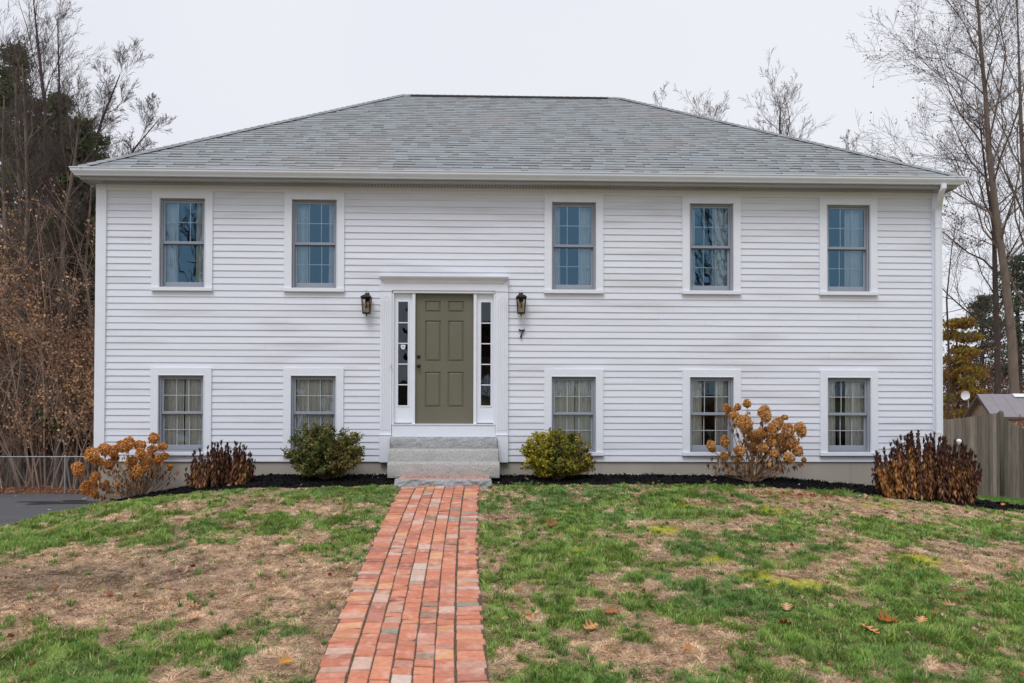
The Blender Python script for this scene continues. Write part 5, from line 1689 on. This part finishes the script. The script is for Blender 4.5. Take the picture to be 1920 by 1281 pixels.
# ------------------------------------------------------------------ chain link fence
Yc = 26.3
zc0 = float(gz(-14, Yc)); ztop = P(80, 856.5, Yc).z
CL = empty('chain_link_fence', (-17, Yc, zc0)); tag(CL, 'low galvanised chain link fence before the left woods', 'fence')
hc = ztop-zc0
xa, xb = -14.0, 9.0
mb = MB(); mb.tube([(xa, 0, hc), (xb, 0, hc)], .018, 8); mb.build('top_rail', M_GALV, CL)
xp = P(121, 880, Yc).x+17
for k in range(-5, 4):
    x = xp+k*2.9
    if xa < x < xb:
        mb = MB(); mb.tube([(x, .03, -.2), (x, .03, hc+.03)], .026, 8); mb.lathe([(.032, hc+.02), (.03, hc+.05), (.0, hc+.065)], x, .03, 8); mb.build('post', M_GALV, CL)
segs = []
x = xa-hc
while x < xb:
    segs.append(((x, -.03, .03), (x+hc-.05, -.03, hc-.02), .0013, .0013)); segs.append(((x+hc-.05, -.033, .03), (x, -.033, hc-.02), .0013, .0013)); x += .075
V, Fc = seg_tubes(segs, 3); npmesh('wire_mesh', V, Fc, M_GALV, None, CL)

# ------------------------------------------------------------------ stockade fence on the right
Yw = 17.2
def wtop(px): return np.interp(px, [1700, 1765, 1790, 1815, 1840, 1862, 1874], [793, 787, 785, 782, 778.5, 775, 773])
xpost = P(1878, 800, Yw).x
x0w = P(1745, 800, Yw).x
FW = empty('wooden_fence', (xpost, Yw, float(gz(xpost, Yw)))); tag(FW, 'weathered grey wooden stockade fence right of the house', 'fence')
loc = Vector(FW.location)
def picket(x, zt_, wdt, Yp):
    g = float(gz(x, Yp))+.02
    k = U(.75, 1.2); c = random.choice([(.20, .16, .138), (.17, .137, .118), (.225, .185, .16), (.14, .115, .10)])
    mb.col = tuple(v*k for v in c)
    x0, x1 = x-wdt/2, x+wdt/2; y0 = Yp+U(-.004, .004)
    rings = [[(x0, y0, z), (x1, y0, z), (x1, y0+.02, z), (x0, y0+.02, z)] for z in (g, zt_-.03)] + [[(x0+.022, y0, zt_), (x1-.022, y0, zt_), (x1-.022, y0+.02, zt_), (x0+.022, y0+.02, zt_)]]
    mb.loft(rings, caps=True)
mb = MB()
x = x0w-1.6
def px_of(x, Y):   # approximate pixel of a world x
    d = Vector((x, Y, 1.7))-Vector((0, 0, EYE)); z = d.dot(f0); return CX+F*d.dot(RT)/z
while x < xpost-.07:
    picket(x, P(px_of(x, Yw), float(wtop(px_of(x, Yw))), Yw).z+U(-.008, .008), .088, Yw); x += .092
x = xpost+.10
while x < xpost+7.5:
    s = (x-xpost) % 2.44
    sag = .36*math.sin(math.pi*min(1, max(0, s/2.44)))**.8 if True else 0
    zt_ = P(1885, 777, Yw).z-sag*1.3
    picket(x, zt_+U(-.008, .008), .088, Yw); x += .092
mb.v = [tuple(Vector(v)-loc) for v in mb.v]
mb.build('pickets', M_WOOD, FW)
for k, xx in enumerate((xpost-2.44, xpost, xpost+2.44, xpost+4.88, xpost+7.32)):
    mb = MB(); mb.col = (.14, .12, .09); zt_ = P(1878, 770, Yw).z
    g = float(gz(xx, Yw))-.2
    pr = [(.055, g), (.055, zt_-.05), (.050, zt_-.025), (.036, zt_-.008), (.015, zt_)]
    if k == 0: pr = [(.055, g), (.055, zt_-.1), (.04, zt_-.09)]
    mb.lathe(pr, xx, Yw+(.02 if k else .09), 12)
    mb.v = [tuple(Vector(v)-loc) for v in mb.v]; mb.build('post', M_WOOD, FW, True)
mb = MB(); mb.col = (.16, .14, .11)
for dz in (.35, 1.35): mb.box(x0w-1.6-loc.x, .025, dz, 7.4, .065, dz+.08)
mb.build('rail', M_WOOD, FW)

# ------------------------------------------------------------------ shed beyond the fence
Ysd = 27.5
apex = P(1832, 739, Ysd); 
ang = math.radians(-14)
gsd = float(gz(apex.x, Ysd))
SH = empty('shed', (apex.x, Ysd, gsd), ang); tag(SH, 'tan garden shed with purple grey metal roof beyond the wooden fence', 'shed')
zr_ = apex.z-gsd; half = 1.28; ze_ = zr_-.78; Ls = 5.0
ov = .18
mb = MB()
# local: x along the ridge (to the right), y across
mb.poly([(ov, -half+.12, 0), (ov, half-.12, 0), (ov, half-.12, ze_), (ov, 0, zr_-.12), (ov, -half+.12, ze_)])
mb.box(ov+.01, -half+.12, 0, Ls-.1, -half+.18, ze_); mb.box(ov+.01, half-.18, 0, Ls-.1, half-.12, ze_)
mb.build('wall', M_SHEDW, SH)
mb = MB()
def slope(s):
    a = [(0, 0, zr_), (Ls, 0, zr_), (Ls, s*half, ze_-.05), (0, s*half, ze_-.05)]
    b = [(x, y, z-.05) for x, y, z in a]
    mb.quad(*a); mb.quad(*b)
    for i in range(4): mb.quad(a[i], a[(i+1) % 4], b[(i+1) % 4], b[i])
slope(-1); slope(1)
for k in range(1, 12):
    x = k*Ls/12
    mb.tube([(x, -half, ze_-.045), (x, 0, zr_+.003)], .006, 4)
rf = mb.build('roof', M_SHEDR, SH)
mb = MB()
for s in (-1, 1):
    mb.quad((-.01, 0, zr_+.005), (-.01, s*half, ze_-.05), (-.01, s*half, ze_-.17), (-.01, 0, zr_-.13))
mb.box(0.02, -half-.01, ze_-.14, Ls, -half+.02, ze_-.06)
mb.build('rake_board', M_SHEDT, SH)
mb = MB(); mb.poly([(ov-.01, -.32, zr_-.42), (ov-.01, .32, zr_-.42), (ov-.01, 0, zr_-.2)]); mb.build('gable_vent', M_SHEDT, SH)
mb = MB(); mb.quad((1.15, -.25, zr_-.13), (1.95, -.25, zr_-.13), (1.95, -.04, zr_-.005), (1.15, -.04, zr_-.005)); mb.v = [(a, b, c+.02) for a, b, c in mb.v]; mb.build('skylight', M_PALE, SH)

# dish on a pole
Yd_ = 33
dp = P(1807, 742, Yd_); pp = P(1815.5, 735, Yd_); g = float(gz(pp.x, Yd_))
DS = empty('dish_pole', (pp.x, Yd_, g)); tag(DS, 'small round white dish on a thin pole left of the shed roof', 'dish')
mb = MB(); mb.tube([(0, 0, -.1), (0, 0, pp.z-g)], .022, 8); mb.build('pole', M_GALV, DS)
mb = MB(); c = Vector((dp.x-pp.x, -.12, dp.z-g)); rings = []
for r_, d_ in ((0.001, .05), (.08, .046), (.15, .03), (.20, .006), (.21, 0), (.205, .012), (.15, .045), (.0, .07)):
    rings.append([(c.x+r_*math.cos(t), c.y+d_, c.z+r_*math.sin(t)) for t in [2*math.pi*k/24 for k in range(24)]])
mb.loft(rings); mb.tube([(c.x, c.y+.06, c.z), (0, 0, c.z-.05)], .015, 6); mb.build('dish', M_PALE, DS, True)
mb = MB(); mb.tube([(c.x, c.y+.02, c.z-.19), (c.x+.02, c.y-.2, c.z-.16)], .01, 5); mb.box(c.x-.01, c.y-.25, c.z-.19, c.x+.05, c.y-.19, c.z-.13, .01); mb.build('feed_arm', M_SASHD, DS)

# shrub with orange leaves behind the fence
def leafy(px, Y, top, w_, label, seed, pal, n=2600):
    random.seed(seed)
    b = pb(px, Y); h = P(px, top, Y).z-b[2]
    tr = [(Vector((b[0], b[1], b[2]-.1)), .05), (Vector((b[0], b[1], b[2]+h*.5)), .03), (Vector((b[0]+.1, b[1], b[2]+h)), .01)]
    S, tips = grow(tr, 3, seed, 1.0, .1, (12, 5, 4), (w_/h, .5, .5), .3, .004, .15)
    tree_obj('orange_leaved_shrub', b, S, label, 'shrub', None, M_BARKD, M_TWIG, (n, .09, pal), tips)
leafy(1925, 19.5, 822, .7, 'shrub with orange brown leaves peeping over the dip of the wooden fence', 501, [(.45, .18, .08), (.38, .13, .07), (.5, .25, .12)], 1100)
print('objects', len(bpy.data.objects))
